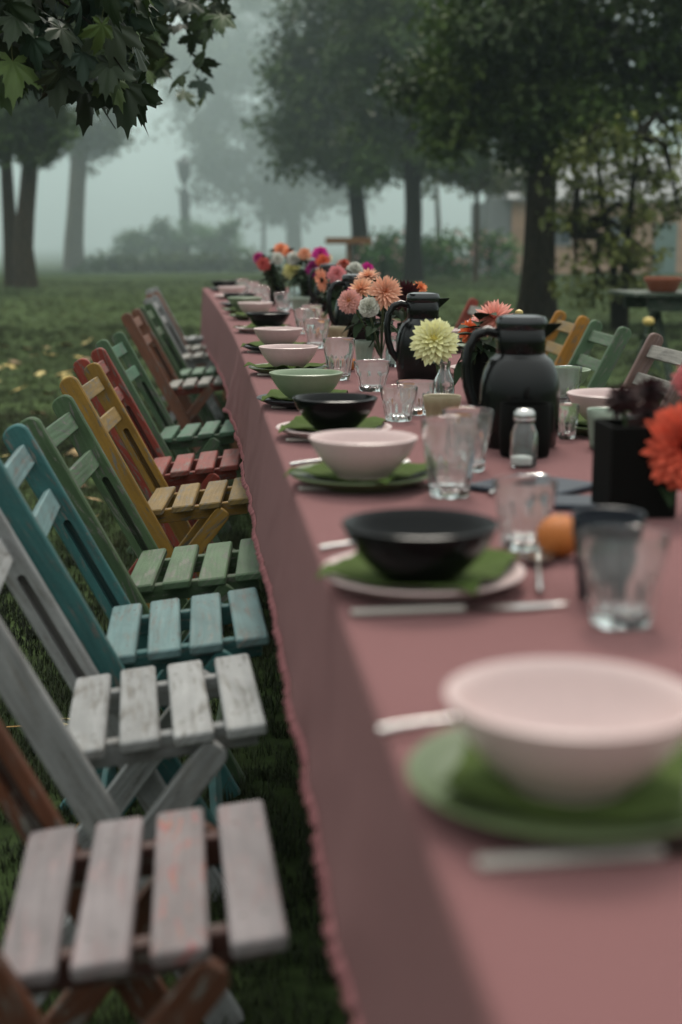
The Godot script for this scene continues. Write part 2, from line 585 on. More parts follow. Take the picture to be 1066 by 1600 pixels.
# ------------------------------------------------------------------ tableware
func bowl_mesh(R: float, h: float) -> ArrayMesh:
	var p := [Vector2(0, 0.003), Vector2(R * 0.40, 0.003), Vector2(R * 0.42, 0.0), Vector2(R * 0.47, 0.0), Vector2(R * 0.50, 0.004)]
	for k in range(1, 8):
		var q := k / 8.0
		p.append(Vector2(R * (0.49 + 0.51 * (0.45 * q + 0.55 * sin(q * PI / 2))), 0.004 + (h - 0.004) * q ** 1.22))
	p += [Vector2(R, h - 0.003), Vector2(R + 0.0003, h - 0.001), Vector2(R - 0.002, h), Vector2(R - 0.0045, h - 0.0015)]
	for k in range(7, 0, -1):
		var q := k / 8.0
		p.append(Vector2((R - 0.006) * (0.49 + 0.51 * (0.45 * q + 0.55 * sin(q * PI / 2))), 0.009 + (h - 0.011) * q ** 1.22))
	p += [Vector2(R * 0.4, 0.008), Vector2(0, 0.0075)]
	return lathe(p, 64, 0, null, 0.007)

func plate_mesh(R: float) -> ArrayMesh:
	return lathe([Vector2(0, 0.002), Vector2(R * 0.55, 0.002), Vector2(R * 0.56, 0), Vector2(R * 0.6, 0), Vector2(R * 0.62, 0.003), Vector2(R * 0.8, 0.008), Vector2(R * 0.97, 0.0165), Vector2(R, 0.019), Vector2(R - 0.001, 0.0205), Vector2(R - 0.004, 0.0205), Vector2(R * 0.9, 0.0165), Vector2(R * 0.78, 0.0135), Vector2(R * 0.66, 0.0115), Vector2(R * 0.4, 0.011), Vector2(0, 0.011)], 64, 0, null, 0.003)

func plate_top(r: float, R: float) -> float:
	if r < R * 0.66: return 0.0115
	if r < R: return lerpf(0.0115, 0.0205, (r - R * 0.66) / (R * 0.34))
	return maxf(0.0205 - (r - R) * 0.75, 0.003)

func napkin_mesh(side: float, R: float, turn: float, sd: int) -> ArrayMesh:
	var n := 22
	var nz := noise(sd, 14.0, 2)
	var P := func(i: int, j: int, lay: float) -> Vector3:
		var q := Vector2((float(i) / n - 0.5), (float(j) / n - 0.5)) * side
		# slightly drawn-in edges, corners stay long
		q *= 1.0 - 0.16 * (1.0 - absf(absf(q.x) - absf(q.y)) / (side * 0.5)) * 0.0
		q = q.rotated(turn)
		var r := q.length()
		var w := nz.get_noise_2d(q.x, q.y)
		var lift := 0.0045 + smoothstep(0.042, 0.1, r) * (0.006 * w + 0.003)
		return Vector3(q.x, plate_top(r, R) + lift + lay, q.y)
	var m := MB.new()
	for i in n:
		for j in n:
			var us := [Vector2(i, j) / n, Vector2(i + 1, j) / n, Vector2(i + 1, j + 1) / n, Vector2(i, j + 1) / n]
			m.quad(P.call(i, j, 0.0012), P.call(i + 1, j, 0.0012), P.call(i + 1, j + 1, 0.0012), P.call(i, j + 1, 0.0012), us[0], us[1], us[2], us[3], 1)
			m.quad(P.call(i, j + 1, 0.0), P.call(i + 1, j + 1, 0.0), P.call(i + 1, j, 0.0), P.call(i, j, 0.0), us[3], us[2], us[1], us[0], 2)
	for i in n:
		for e in [[i, 0, i + 1, 0], [i + 1, n, i, n], [0, i + 1, 0, i], [n, i, n, i + 1]]:
			m.quad(P.call(e[0], e[1], 0.0), P.call(e[2], e[3], 0.0), P.call(e[2], e[3], 0.0012), P.call(e[0], e[1], 0.0012), Vector2.ZERO, Vector2.ZERO, Vector2.ZERO, Vector2.ZERO, 3)
	return m.mesh()

var tumbler_shape := {}
func tumbler_mesh(h: float, rt: float) -> ArrayMesh:
	var key := "%.3f %.3f" % [h, rt]
	if not tumbler_shape.has(key):
		var rb := rt * 0.70
		var p := [[0.0, 0.0015, 0.0], [rb * 0.8, 0.0, 0.0], [rb - 0.003, 0.0, 0.0], [rb, 0.003, 0.001]]
		for k in range(1, 9):
			var q := k / 8.0
			p.append([lerpf(rb, rt, q * 0.72), 0.003 + (h * 0.60) * q, 0.0027 * minf(1.0, (1.0 - q) * 5.0) * minf(1.0, q * 6.0)])
		p += [[rt * 0.965, h * 0.8, 0.0], [rt, h - 0.002, 0.0], [rt - 0.0006, h, 0.0], [rt - 0.0014, h - 0.0004, 0.0], [rt - 0.0018, h - 0.003, 0.0], [rt * 0.965 - 0.0020, h * 0.8, 0.0], [lerpf(rb, rt, 0.72) - 0.0026, 0.003 + h * 0.60, 0.0]]
		for q in [0.75, 0.5, 0.25]:
			p.append([lerpf(rb, rt, q * 0.72) - 0.0047, 0.003 + h * 0.60 * q, 0.0])
		p += [[rb - 0.006, 0.0135, 0.0], [rb - 0.010, 0.0115, 0.0], [0.0, 0.0105, 0.0]]
		tumbler_shape[key] = lathe(p, 72, 9)
	return tumbler_shape[key]

func mug_mesh(h: float, r: float) -> ArrayMesh:
	var p := [[0.0, 0.002, 0.0], [r * 0.7, 0.0, 0.0], [r * 0.78, 0.002, 0.0]]
	for k in range(1, 8):
		var q := k / 8.0
		p.append([r * lerpf(0.78, 0.97, q), 0.002 + h * 0.72 * q, 0.0035 * minf(1.0, (1.0 - q) * 4.0) * minf(1.0, q * 5.0)])
	p += [[r * 0.98, h * 0.78, 0.0], [r, h - 0.002, 0.0], [r - 0.001, h, 0.0], [r - 0.003, h - 0.001, 0.0], [r * 0.98 - 0.005, h * 0.78, 0.0], [r * 0.90 - 0.007, h * 0.5, 0.0], [r * 0.66, 0.008, 0.0], [0.0, 0.007, 0.0]]
	return lathe(p, 60, 10)

func knife(label: String, at: Vector3, turn: float, handle_mat: Material) -> void:
	var t := thing("knife", label, "knife", at, turn, "table knives")
	var m := MB.new()
	plate(m, Transform3D(Basis(Vector3(0, 0, 1), Vector3.UP, Vector3(-1, 0, 0)), Vector3(0.056, 0.0038, 0)), 0.112, 0.0105, 0.0055, 0.003, 0.003, 0.0015, 3, 1.0)
	part("handle", m.mesh(), handle_mat, t)
	var b := MB.new()
	# blade outline in x-z, from x=.094 to .21, one curved edge
	var up := []
	var dn := []
	for k in 9:
		var q := k / 8.0
		var x := 0.1125 + q * 0.104
		up.append(Vector3(x, 0.0035, -0.0055 * (1.0 - 0.15 * q)))
		dn.append(Vector3(x, 0.0035, 0.0055 + 0.003 * sin(q * PI) - 0.009 * q ** 5))
	for k in 8:
		for y in [0.0009, -0.0009]:
			var o := Vector3(0, y, 0)
			var o2 := Vector3(0, y * 0.2, 0)
			if y > 0:
				b.quad(up[k] + o, up[k + 1] + o, dn[k + 1] + o2, dn[k] + o2, Vector2.ZERO, Vector2.ZERO, Vector2.ZERO, Vector2.ZERO, 1)
			else:
				b.quad(dn[k] + o2, dn[k + 1] + o2, up[k + 1] + o, up[k] + o, Vector2.ZERO, Vector2.ZERO, Vector2.ZERO, Vector2.ZERO, 2)
		b.quad(up[k + 1] + Vector3(0, 0.0009, 0), up[k] + Vector3(0, 0.0009, 0), up[k] - Vector3(0, 0.0009, 0), up[k + 1] - Vector3(0, 0.0009, 0), Vector2.ZERO, Vector2.ZERO, Vector2.ZERO, Vector2.ZERO, 3)
	part("blade", b.mesh(), M.steel, t)

func fork_or_spoon(kind: String, label: String, at: Vector3, turn: float) -> void:
	var t := thing(kind, label, kind, at, turn, "steel %ss beside the plates" % kind)
	var m := MB.new()
	var hp := []
	var hr := []
	for k in 9:
		var q := k / 8.0
		hp.append(Vector3(q * 0.125, 0.004 + 0.006 * sin(q * PI * 0.9), 0))
		hr.append(lerpf(0.0036, 0.0022, q))
	tube(m, hp, hr, 8)
	part("handle", m.mesh(), M.steel, t)
	var h := MB.new()
	if kind == "fork":
		tube(h, [Vector3(0.124, 0.005, 0), Vector3(0.14, 0.005, 0), Vector3(0.15, 0.004, 0)], [0.003, 0.008, 0.0095], 8)
		for z in [-0.0085, -0.003, 0.003, 0.0085]:
			tube(h, [Vector3(0.146, 0.004, z * 0.9), Vector3(0.17, 0.003, z), Vector3(0.192, 0.006, z)], [0.0017, 0.0016, 0.0008], 6)
		part("tines", h.mesh(), M.steel, t)
	else:
		var n := 16
		for i in n:
			for k in 4:
				var P := func(ii: int, kk: int) -> Vector3:
					var a := TAU * ii / n
					var r := kk / 4.0
					return Vector3(0.15 + cos(a) * 0.027 * r, 0.009 - 0.008 * (1.0 - r * r), sin(a) * 0.019 * r)
				h.quad(P.call(i, k), P.call(i + 1, k), P.call(i + 1, k + 1), P.call(i, k + 1), Vector2.ZERO, Vector2.ZERO, Vector2.ZERO, Vector2.ZERO, 1)
		part("spoon_head", h.mesh(false), M.steel, t)

func thermos(label: String, at: Vector3, turn: float, s := 1.0) -> void:
	var t := thing("thermos_jug", label, "thermos", at, turn, "black thermos jugs down the middle of the table")
	t.scale = Vector3.ONE * s
	var p := [Vector2(0, 0), Vector2(0.060, 0), Vector2(0.063, 0.003), Vector2(0.0635, 0.018), Vector2(0.0645, 0.0195), Vector2(0.0668, 0.03), Vector2(0.0668, 0.084)]
	for k in range(1, 10):
		var a := k / 9.0 * PI * 0.44
		p.append(Vector2(0.040 + 0.0268 * cos(a), 0.084 + 0.068 * sin(a)))
	p += [Vector2(0.0405, 0.1555), Vector2(0, 0.156)]
	part("body", lathe(p, 56), M.black_plastic, t)
	part("collar", lathe([Vector2(0, 0.1563), Vector2(0.0395, 0.1563), Vector2(0.0405, 0.158), Vector2(0.0415, 0.194), Vector2(0.040, 0.196), Vector2(0, 0.196)], 48), M.black_plastic, t)
	part("lid", lathe([Vector2(0, 0.1965), Vector2(0.041, 0.1965), Vector2(0.0425, 0.199), Vector2(0.0425, 0.211), Vector2(0.039, 0.2175), Vector2(0.028, 0.2205), Vector2(0.012, 0.2215), Vector2(0, 0.2215)], 48), M.black_gloss, t)
	# pouring lip
	var m := MB.new()
	var a0 := Vector3(0.036, 0.205, -0.016); var a1 := Vector3(0.036, 0.205, 0.016)
	var b0 := Vector3(0.036, 0.178, -0.012); var b1 := Vector3(0.036, 0.178, 0.012)
	var tip := Vector3(0.068, 0.206, 0); var tip2 := Vector3(0.066, 0.202, 0)
	var z2 := Vector2.ZERO
	m.tri(a0, tip, a1, z2, z2, z2); m.tri(b0, b1, tip2, z2, z2, z2)
	m.quad(a0, b0, tip2, tip, z2, z2, z2, z2); m.quad(a1, tip, tip2, b1, z2, z2, z2, z2)
	m.quad(a0, a1, b1, b0, z2, z2, z2, z2)
	part("pouring_lip", m.mesh(), M.black_plastic, t)
	# handle arches from the collar out and down to the body
	var hp := []
	var hr := []
	for e in [[-0.038, 0.188], [-0.056, 0.193], [-0.075, 0.186], [-0.087, 0.165], [-0.091, 0.135], [-0.088, 0.1], [-0.079, 0.072], [-0.066, 0.055], [-0.060, 0.05]]:
		hp.append(Vector3(e[0], e[1], 0)); hr.append(0.0085)
	part("handle", tube_mesh(hp, hr, 12), M.black_plastic, t)

func fruit(label: String, at: Vector3, r: float) -> void:
	var p := []
	for k in 13:
		var a := -PI / 2 + PI * k / 12
		p.append(Vector2(maxf(cos(a), 0.0) * r, r * 0.93 + sin(a) * r * 0.93))
	p[0] = Vector2(0, 0); p[12] = Vector2(0, r * 1.84)
	var t := thing("orange_fruit", label, "fruit", at, rf(0, 6), "small oranges laid along the table")
	part("peel", lathe(p, 32), M.fruit, t)
	part("stalk", lathe([Vector2(0, r * 1.82), Vector2(0.003, r * 1.82), Vector2(0.0025, r * 1.88), Vector2(0, r * 1.89)], 8), M.stem, t)

# ------------------------------------------------------------------ flowers
func petal_mesh(kind: String, L: float, c0: Color, c1: Color, bend: float, wide: float) -> MB:
	# base at origin, along +z, +y is the upper side
	var m := MB.new()
	var nl := 5
	var P := func(i: int, j: int) -> Vector3:
		var s := float(i) / nl
		var e := j - 1.0
		var w := 0.0
		var cup := 0.0
		match kind:
			"cactus":
				w = wide * (0.55 + 0.45 * sin(s * PI * 0.9)) * (1.0 - s ** 6)
				cup = -0.35
			"pompon":
				w = wide * sin(minf(1.0, 0.25 + s * 0.75) * PI * 0.5) * sqrt(maxf(0.0, 1.0 - s ** 5))
				cup = 0.9
			_:
				w = wide * (0.35 + 0.65 * sin(s * PI * 0.62)) * (1.0 - s ** 4)
				cup = 0.5
		var x := e * w * L
		var y := bend * L * s * s + cup * absf(e) * w * L * (0.9 if kind == "pompon" else 0.6)
		return Vector3(x, y, s * L)
	for i in nl:
		for j in 2:
			var a := m.p.size()
			m.quad(P.call(i, j), P.call(i + 1, j), P.call(i + 1, j + 1), P.call(i, j + 1), Vector2.ZERO, Vector2.ZERO, Vector2.ZERO, Vector2.ZERO, 1)
			m.tint(a, func(v: Vector3) -> Color: return c0.lerp(c1, clampf(v.z / L, 0, 1) ** 0.8))
	return m

func leaf_blade(L: float, w: float, droop: float, fold: float, col: Color) -> MB:
	var m := MB.new()
	var n := 5
	var P := func(i: int, e: float) -> Vector3:
		var s := float(i) / n
		var ww := w * sin(PI * s ** 0.75) * (1.0 - 0.15 * s)
		return Vector3(e * ww, -droop * s * s * L + absf(e) * ww * fold, s * L)
	for i in n:
		for e in [-1.0, 0.0]:
			m.quad(P.call(i, e), P.call(i + 1, e), P.call(i + 1, e + 1.0), P.call(i, e + 1.0), Vector2(0, float(i) / n), Vector2(0, float(i + 1) / n), Vector2(1, float(i + 1) / n), Vector2(1, float(i) / n), 1, col)
	return m

func lin(r: float, g: float, b: float) -> Color:
	return rgb8(r, g, b).srgb_to_linear()

# facing: the way the flower looks; foot: where its stem ends in the vase
func dahlia(called: String, label: String, at: Vector3, facing: Vector3, D: float, kind: String, cols: Array, n: int, foot: Vector3, single := false, group := "dahlias in the vases") -> void:
	var t := thing(called, label, "flower", at, 0.0, group)
	facing = facing.normalized()
	var side := facing.cross(Vector3.UP if absf(facing.y) < 0.9 else Vector3.RIGHT).normalized()
	var B := Basis(side, facing.cross(side).normalized() * -1.0, facing)
	var variants := []
	for k in 4:
		var tone := 0.88 + 0.08 * k
		var c0: Color = cols[0] * tone
		var c1: Color = cols[1] * tone
		var wide: float = {"cactus": 0.105, "pompon": 0.36, "broad": 0.20, "daisy": 0.16}[kind]
		var bend: float = {"cactus": -0.10 + 0.08 * k, "pompon": 0.15, "broad": 0.05 + 0.06 * k, "daisy": -0.05}[kind]
		variants.append(petal_mesh(kind, 1.0, c0, c1, bend, wide))
	var meshes := []
	if single:
		for v in variants:
			meshes.append(v.mesh(false))
	var joined := MB.new()
	var core: float = D * {"cactus": 0.05, "pompon": 0.20, "broad": 0.10, "daisy": 0.09}[kind]
	var th0 := 0.12
	var th1: float = {"cactus": 1.75, "pompon": 2.3, "broad": 2.2, "daisy": 1.6}[kind]
	for i in n:
		var q := (i + 0.5) / n
		var th := lerpf(th0, th1, sqrt(q) if kind != "daisy" else 0.9 + 0.1 * q) + rf(-0.06, 0.06)
		var az := i * 2.399963 + rf(-0.1, 0.1)
		var dir := Vector3(sin(th) * cos(az), sin(th) * sin(az), cos(th))
		var L: float = D * 0.5
		match kind:
			"cactus": L = D * lerpf(0.22, 0.50, q ** 0.45) * rf(0.93, 1.06)
			"pompon": L = D * 0.5 - core + rf(-0.02, 0.02) * D
			"broad": L = D * (lerpf(0.16, 0.5, q ** 0.6)) * rf(0.93, 1.04) - core * 0.5
			"daisy": L = D * 0.45 * rf(0.94, 1.05)
		var up := (Vector3(0, 0, 1) - dir * dir.z)
		if up.length() < 0.02:
			up = Vector3(1, 0, 0)
		up = up.normalized()
		var pb := Basis(up.cross(dir).normalized(), up, dir)
		var xf := Transform3D(B * pb.scaled_local(Vector3(L, L, L)), B * (dir * core * 0.7))
		var k := rng.randi() % 4
		if single:
			var o := part("petal", meshes[k], M.petal, t)
			o.transform = xf
		else:
			var v: MB = variants[k]
			for j in v.p.size():
				joined.p.append(xf * v.p[j]); joined.u.append(v.u[j]); joined.s.append(i + 1); joined.c.append(v.c[j])
	if not single:
		var o := part("petals", joined.mesh(false), M.petal, t)
		o.set_meta("kind", "stuff")
	# centre
	var cm := MB.new()
	var cr := core * (1.0 if kind != "daisy" else 1.3)
	for i in 6:
		for j in 10:
			var S := func(ii: int, jj: int) -> Vector3:
				var a := PI * ii / 6.0
				var b := TAU * jj / 10.0
				return B * Vector3(sin(a) * cos(b), sin(a) * sin(b), cos(a)) * cr
			cm.quad(S.call(i, j), S.call(i, j + 1), S.call(i + 1, j + 1), S.call(i + 1, j), Vector2.ZERO, Vector2.ZERO, Vector2.ZERO, Vector2.ZERO, 1, cols[2] if cols.size() > 2 else cols[0] * 0.7)
	part("flower_centre", cm.mesh(), M.petal, t)
	var back := -facing * core * 0.8
	var f := foot - at
	part("stem", tube_mesh([back, back - facing * D * 0.25 + (f - back) * 0.15, back.lerp(f, 0.6) - facing * D * 0.1, f], [0.0035, 0.003, 0.003, 0.003], 6), M.stem, t)
	for k in 2:
		var lv := leaf_blade(rf(0.05, 0.08), rf(0.014, 0.022), rf(0.1, 0.5), 0.3, Color.WHITE)
		var q2 := rf(0.3, 0.62)
		var o := part("leaf", lv.mesh(false), M.flower_leaf, t)
		o.position = back.lerp(f, q2) - facing * D * 0.12
		o.rotation = Vector3(rf(-0.5, 0.4), rf(0, TAU), rf(-0.3, 0.3))

func bud(label: String, at: Vector3, foot: Vector3) -> void:
	var t := thing("dahlia_bud", label, "flower bud", at, 0.0)
	part("bud_head", lathe([Vector2(0, -0.012), Vector2(0.007, -0.009), Vector2(0.0105, 0.0), Vector2(0.008, 0.009), Vector2(0, 0.013)], 14), mat(rgb8(170, 150, 84), 0.6), t)
	part("stem", tube_mesh([Vector3(0, -0.01, 0), (foot - at) * 0.5 + Vector3(0.01, 0, 0), foot - at], [0.0025, 0.0025, 0.0025], 6), M.stem, t)
	for k in 3:
		var o := part("sepal", leaf_blade(0.022, 0.005, 0.6, 0.2, Color.WHITE).mesh(false), M.flower_leaf, t)
		o.position = Vector3(0, -0.008, 0)
		o.rotation = Vector3(0.3, TAU * k / 3.0, 0)

# ------------------------------------------------------------------ trees
func clump_mesh(sd: int, n: int, spread: float, L: float, w: float) -> ArrayMesh:
	var r := RandomNumberGenerator.new()
	r.seed = sd
	var m := MB.new()
	for i in n:
		var c := Vector3(r.randfn(0, 0.45), r.randfn(0, 0.36), r.randfn(0, 0.45)) * spread
		var b := Basis.from_euler(Vector3(r.randf_range(-0.9, 1.1), r.randf_range(0, TAU), r.randf_range(-0.6, 0.6)))
		var l := L * r.randf_range(0.7, 1.2)
		var ww := w * r.randf_range(0.8, 1.15)
		var v := r.randf_range(0.72, 1.0)
		var col := Color(v * r.randf_range(0.92, 1.0), v, v * r.randf_range(0.8, 1.0))
		var p := [Vector3.ZERO, Vector3(-ww, 0.12 * ww, l * 0.4), Vector3(0, -0.1 * l, l * 0.5), Vector3(ww, 0.12 * ww, l * 0.4), Vector3(-ww * 0.6, 0, l * 0.75), Vector3(ww * 0.6, 0, l * 0.75), Vector3(0, -0.25 * l, l)]
		for k in 7:
			p[k] = c + b * p[k]
		for q in [[0, 1, 2], [0, 2, 3], [1, 4, 2], [3, 2, 5], [4, 6, 2], [2, 6, 5]]:
			m.tri(p[q[0]], p[q[1]], p[q[2]], Vector2.ZERO, Vector2.ZERO, Vector2.ZERO, i + 1, col)
	return m.mesh(false)

func tree(called: String, label: String, category: String, base: Vector3, trunks: Array, blobs: Array, leafm: Material, barkm: Material, clump: Mesh, cscale: float, sd: int, group := "") -> Node3D:
	var t := thing(called, label, category, base, 0.0, group)
	rng.seed = sd
	var nz := noise(sd, 0.8, 3)
	for tr in trunks:
		part("trunk", tube_mesh(tr[0], tr[1], 14, Color.WHITE, 0.07), barkm, t)
	var places := []
	var colors := []
	for b in blobs:
		var c: Vector3 = b[0]
		var r: Vector3 = b[1]
		var near: Vector3 = trunks[0][0][-1]
		for tr in trunks:
			if (tr[0][-1] as Vector3).distance_to(c) < near.distance_to(c):
				near = tr[0][-1]
		if not b.size() > 3:
			part("limb", tube_mesh([near - Vector3(0, 0.15, 0), near.lerp(c, 0.5) + Vector3(rf(-0.2, 0.2), 0.2, rf(-0.2, 0.2)), c + (c - near).normalized() * r.x * 0.3], [0.07 * cscale + 0.02, 0.05 * cscale, 0.015], 7, Color.WHITE, 0.05), barkm, t)
		# each bough carries a handful of leaf masses of their own tone
		var subs := []
		for k in 13:
			var d := Vector3(rng.randfn(), rng.randfn(), rng.randfn()).normalized() * pow(rng.randf(), 0.4)
			subs.append([c + d * r * 1.02, rf(0.13, 0.32), rf(0.5, 1.25), maxf(rf(-0.6, 0.6), 0.0)])
		for k in int(b[2] * 0.72):
			var sb: Array = subs[rng.randi() % 13]
			var g := Vector3(rng.randfn(), rng.randfn() * 0.8, rng.randfn()).limit_length(1.9)
			var q: Vector3 = sb[0] + g * r * sb[1] + Vector3(0, -0.12 * r.y * g.length(), 0)
			if nz.get_noise_3dv(q * 1.6) < -0.22:
				continue
			places.append(Transform3D(Basis.from_euler(Vector3(rf(-0.5, 0.5), rf(0, TAU), rf(-0.5, 0.5))).scaled(Vector3.ONE * cscale * rf(0.75, 1.3)), q))
			var w: float = sb[2] * rf(0.85, 1.1)
			var y: float = sb[3]
			colors.append(Color(clampf(w * (1.0 + y), 0, 1.4), clampf(w * (1 + y * 0.6), 0, 1.3), clampf(w * (1.0 - y * 0.3), 0, 1)))
	scatter("crown", clump, leafm, places, colors, t)
	return t

func maple_leaf_mesh(sd: int, size: float, curl: float) -> ArrayMesh:
	var r := RandomNumberGenerator.new()
	r.seed = sd
	# outline in polar form round the base of the blade, pointed lobes with teeth
	var out := []
	var lobes := [[-2.15, 0.42], [-1.0, 0.84], [0.0, 1.0], [1.0, 0.84], [2.15, 0.42]]
	var n := 72
	for i in n + 1:
		var a := -2.55 + 5.1 * i / n
		var R := 0.16
		for l in lobes:
			var d: float = absf(a - l[0])
			var wv: float = 0.40
			R = maxf(R, l[1] * (1.0 - 0.50 * pow(d / 0.52, 1.05)) if d < 0.52 else 0.0)
			R = maxf(R, l[1] * 0.62 * exp(-d * d / (wv * wv * 1.6)))
		R *= 1.0 + (0.11 if i % 3 == 0 else -0.05) * r.randf_range(0.5, 1.2)
		out.append(Vector2(sin(a), cos(a)) * R * size)
	var tw := r.randf_range(-0.3, 0.3)
	var bendf := func(v: Vector2) -> Vector3:
		var x := v.x / size
		var z := v.y / size
		return Vector3(v.x, size * (-curl * z * absf(z) * 0.5 - curl * 0.55 * x * x + 0.05 * sin(9.0 * atan2(x, z)) * v.length() / size + tw * x * z * 0.4), v.y)
	var m := MB.new()
	var c := Vector2(0, 0)
	for i in n:
		for q in 3:
			var f0 := q / 3.0
			var f1 := (q + 1) / 3.0
			var v := 0.9 if q % 2 == 0 else 1.0
			m.quad(bendf.call(c.lerp(out[i], f0)), bendf.call(c.lerp(out[i], f1)), bendf.call(c.lerp(out[i + 1], f1)), bendf.call(c.lerp(out[i + 1], f0)), Vector2.ZERO, Vector2.ZERO, Vector2.ZERO, Vector2.ZERO, 1, Color(v, v, v))
	# leaf stalk
	tube(m, [Vector3(0, 0, 0), Vector3(0, 0.02 * size, -0.25 * size), Vector3(0, 0.08 * size, -0.5 * size)], [0.012 * size, 0.010 * size, 0.010 * size], 5, Color(1, 0.7, 0.6))
	return m.mesh(false)

# ------------------------------------------------------------------ the scene
func bend(z: float) -> float:
	return -0.10 * pow(clampf((-z - 4.6) / 5.8, 0.0, 1.2), 1.5)

func drop(z: float) -> float:
	return lerpf(0.203, 0.34, smoothstep(5.0, 10.0, -z))

const Z0 := 0.35
const Z1 := -10.4
const XL := 0.13
const XR := 0.885

func make_cloth() -> void:
	var nz := noise(71, 1.3, 3)
	var nw := noise(72, 5.0, 2)
	var steps := 460
	var NT := 30
	var last_k := 32 + NT
	# the path across: left drape 0..12, rounded edge 12..16, top, rounded edge, right drape
	var P := func(i: int, k: int) -> Array:
		var z := lerpf(Z0, Z1, float(i) / steps)
		var D := drop(z)
		var b := bend(z)
		var r := 0.009
		if k <= 12 or k >= 20 + NT:
			var left := k <= 12
			var q := (12 - k) / 12.0 if left else (k - 20 - NT) / 12.0   # 0 at the edge, 1 at the hem
			var sd := 0.0 if left else 40.0
			var wv := nz.get_noise_2d(z * 1.0, sd) * 0.009 * q
			var amp := 0.0015 + 0.004 * clampf(nz.get_noise_2d(z * 0.6, sd + 20.0) + 0.3, 0.0, 1.0)
			wv += amp * q * q * sin(z * 11.0 + 5.0 * nz.get_noise_2d(z * 0.9, sd + 60.0))
			wv += nw.get_noise_2d(z * 1.5 + q * 0.5, sd + q * 0.25) * 0.003 * q
			wv += 0.026 * exp(-pow((z + 4.75) / 0.10, 2)) * q if left else 0.0
			var x := 0.022 * q + wv
			var y := 0.742 - r - (D - r) * q - 0.008 * q * nz.get_noise_2d(z * 2.0, 90.0)
			return [Vector3((XL - x if left else XR + x) + b, y, z), Vector2(-q * D if left else 0.78 + q * D, z)]
		if k <= 16 or k >= 16 + NT:
			var left := k <= 16
			var a := (k - 12) / 4.0 * PI / 2 if left else (20 + NT - k) / 4.0 * PI / 2
			var x := r - r * cos(a)
			return [Vector3((XL + x if left else XR - x) + b, 0.742 - r + r * sin(a), z), Vector2(a / (PI / 2) * 0.02 if left else 0.76 - a * 0.01, z)]
		var q := float(k - 16) / NT
		var x := lerpf(XL + r, XR - r, q)
		var y := 0.742 + 0.0007 * nw.get_noise_2d(z * 1.2, x * 2.2) + 0.0009 * nz.get_noise_2d(z * 2.0, x * 7.0)
		# pressed folds of the stored cloth
		y += 0.0016 * exp(-pow((x - 0.33) / 0.018, 2)) + 0.0014 * exp(-pow((x - 0.70) / 0.018, 2))
		y += 0.0014 * exp(-pow((fposmod(z, 1.35) - 0.6) / 0.018, 2))
		return [Vector3(x + b, y, z), Vector2(lerpf(0.02, 0.74, q), z)]
	var m := MB.new()
	var prev := []
	for i in steps + 1:
		var row := []
		for k in last_k + 1:
			row.append(P.call(i, k))
		if i > 0:
			for k in last_k:
				m.quad(prev[k][0], row[k][0], row[k + 1][0], prev[k + 1][0], prev[k][1], row[k][1], row[k + 1][1], prev[k + 1][1], 1)
		prev = row
	# the ends hang down too
	for e in [[Z0, 1.0], [Z1, -1.0]]:
		var D := drop(e[0])
		var b := bend(e[0])
		for a in 24:
			for k in 8:
				var Q := func(aa: int, kk: int) -> Vector3:
					var q := kk / 8.0
					var x := lerpf(XL - 0.02 * q, XR + 0.02 * q, aa / 24.0) + b
					return Vector3(x, 0.7415 - D * q, e[0] + e[1] * (0.004 * (1.0 if kk > 0 else 0.0) + 0.02 * q + q * 0.02 * nz.get_noise_2d(x * 5.0, 200.0 + e[0])))
				m.quad(Q.call(a, k), Q.call(a + 1, k), Q.call(a + 1, k + 1), Q.call(a, k + 1), Vector2(a, k) * 0.03, Vector2(a + 1, k) * 0.03, Vector2(a + 1, k + 1) * 0.03, Vector2(a, k + 1) * 0.03, 1)
	var t := thing("tablecloth", "long dusty pink woven tablecloth with frayed hem covering the table", "tablecloth")
	part("cloth", m.mesh(false), M.cloth, t)
	# frayed, scalloped hem along both long sides
	for side in [0, last_k]:
		var h := MB.new()
		var n := 2300
		var last := []
		for i in n + 1:
			var z := lerpf(Z0, Z1, float(i) / n)
			var fi := float(i) / n * steps
			var i0 := mini(int(fi), steps - 1)
			var v: Vector3 = (P.call(i0, side)[0] as Vector3).lerp(P.call(i0 + 1, side)[0], fi - i0)
			var out := -1.0 if side == 0 else 1.0
			var sc := absf(sin(z * PI / 0.028 + 2.0 * nw.get_noise_2d(z * 2.0, 3.0)))
			var fluff := rf(0.6, 1.0)
			var row := [v + Vector3(out * 0.001, 0.003, 0), v + Vector3(out * (0.002 + 0.009 * sc * fluff), -0.004, 0), v + Vector3(out * (0.001 + 0.005 * sc), -0.005 - 0.006 * sc * fluff, 0)]
			if i > 0:
				for k in 2:
					h.quad(last[k], row[k], row[k + 1], last[k + 1], Vector2(0, z), Vector2(0, z), Vector2(0.01, z), Vector2(0.01, z), 1)
			last = row
		part("frayed_hem", h.mesh(false), M.cloth_edge, t)

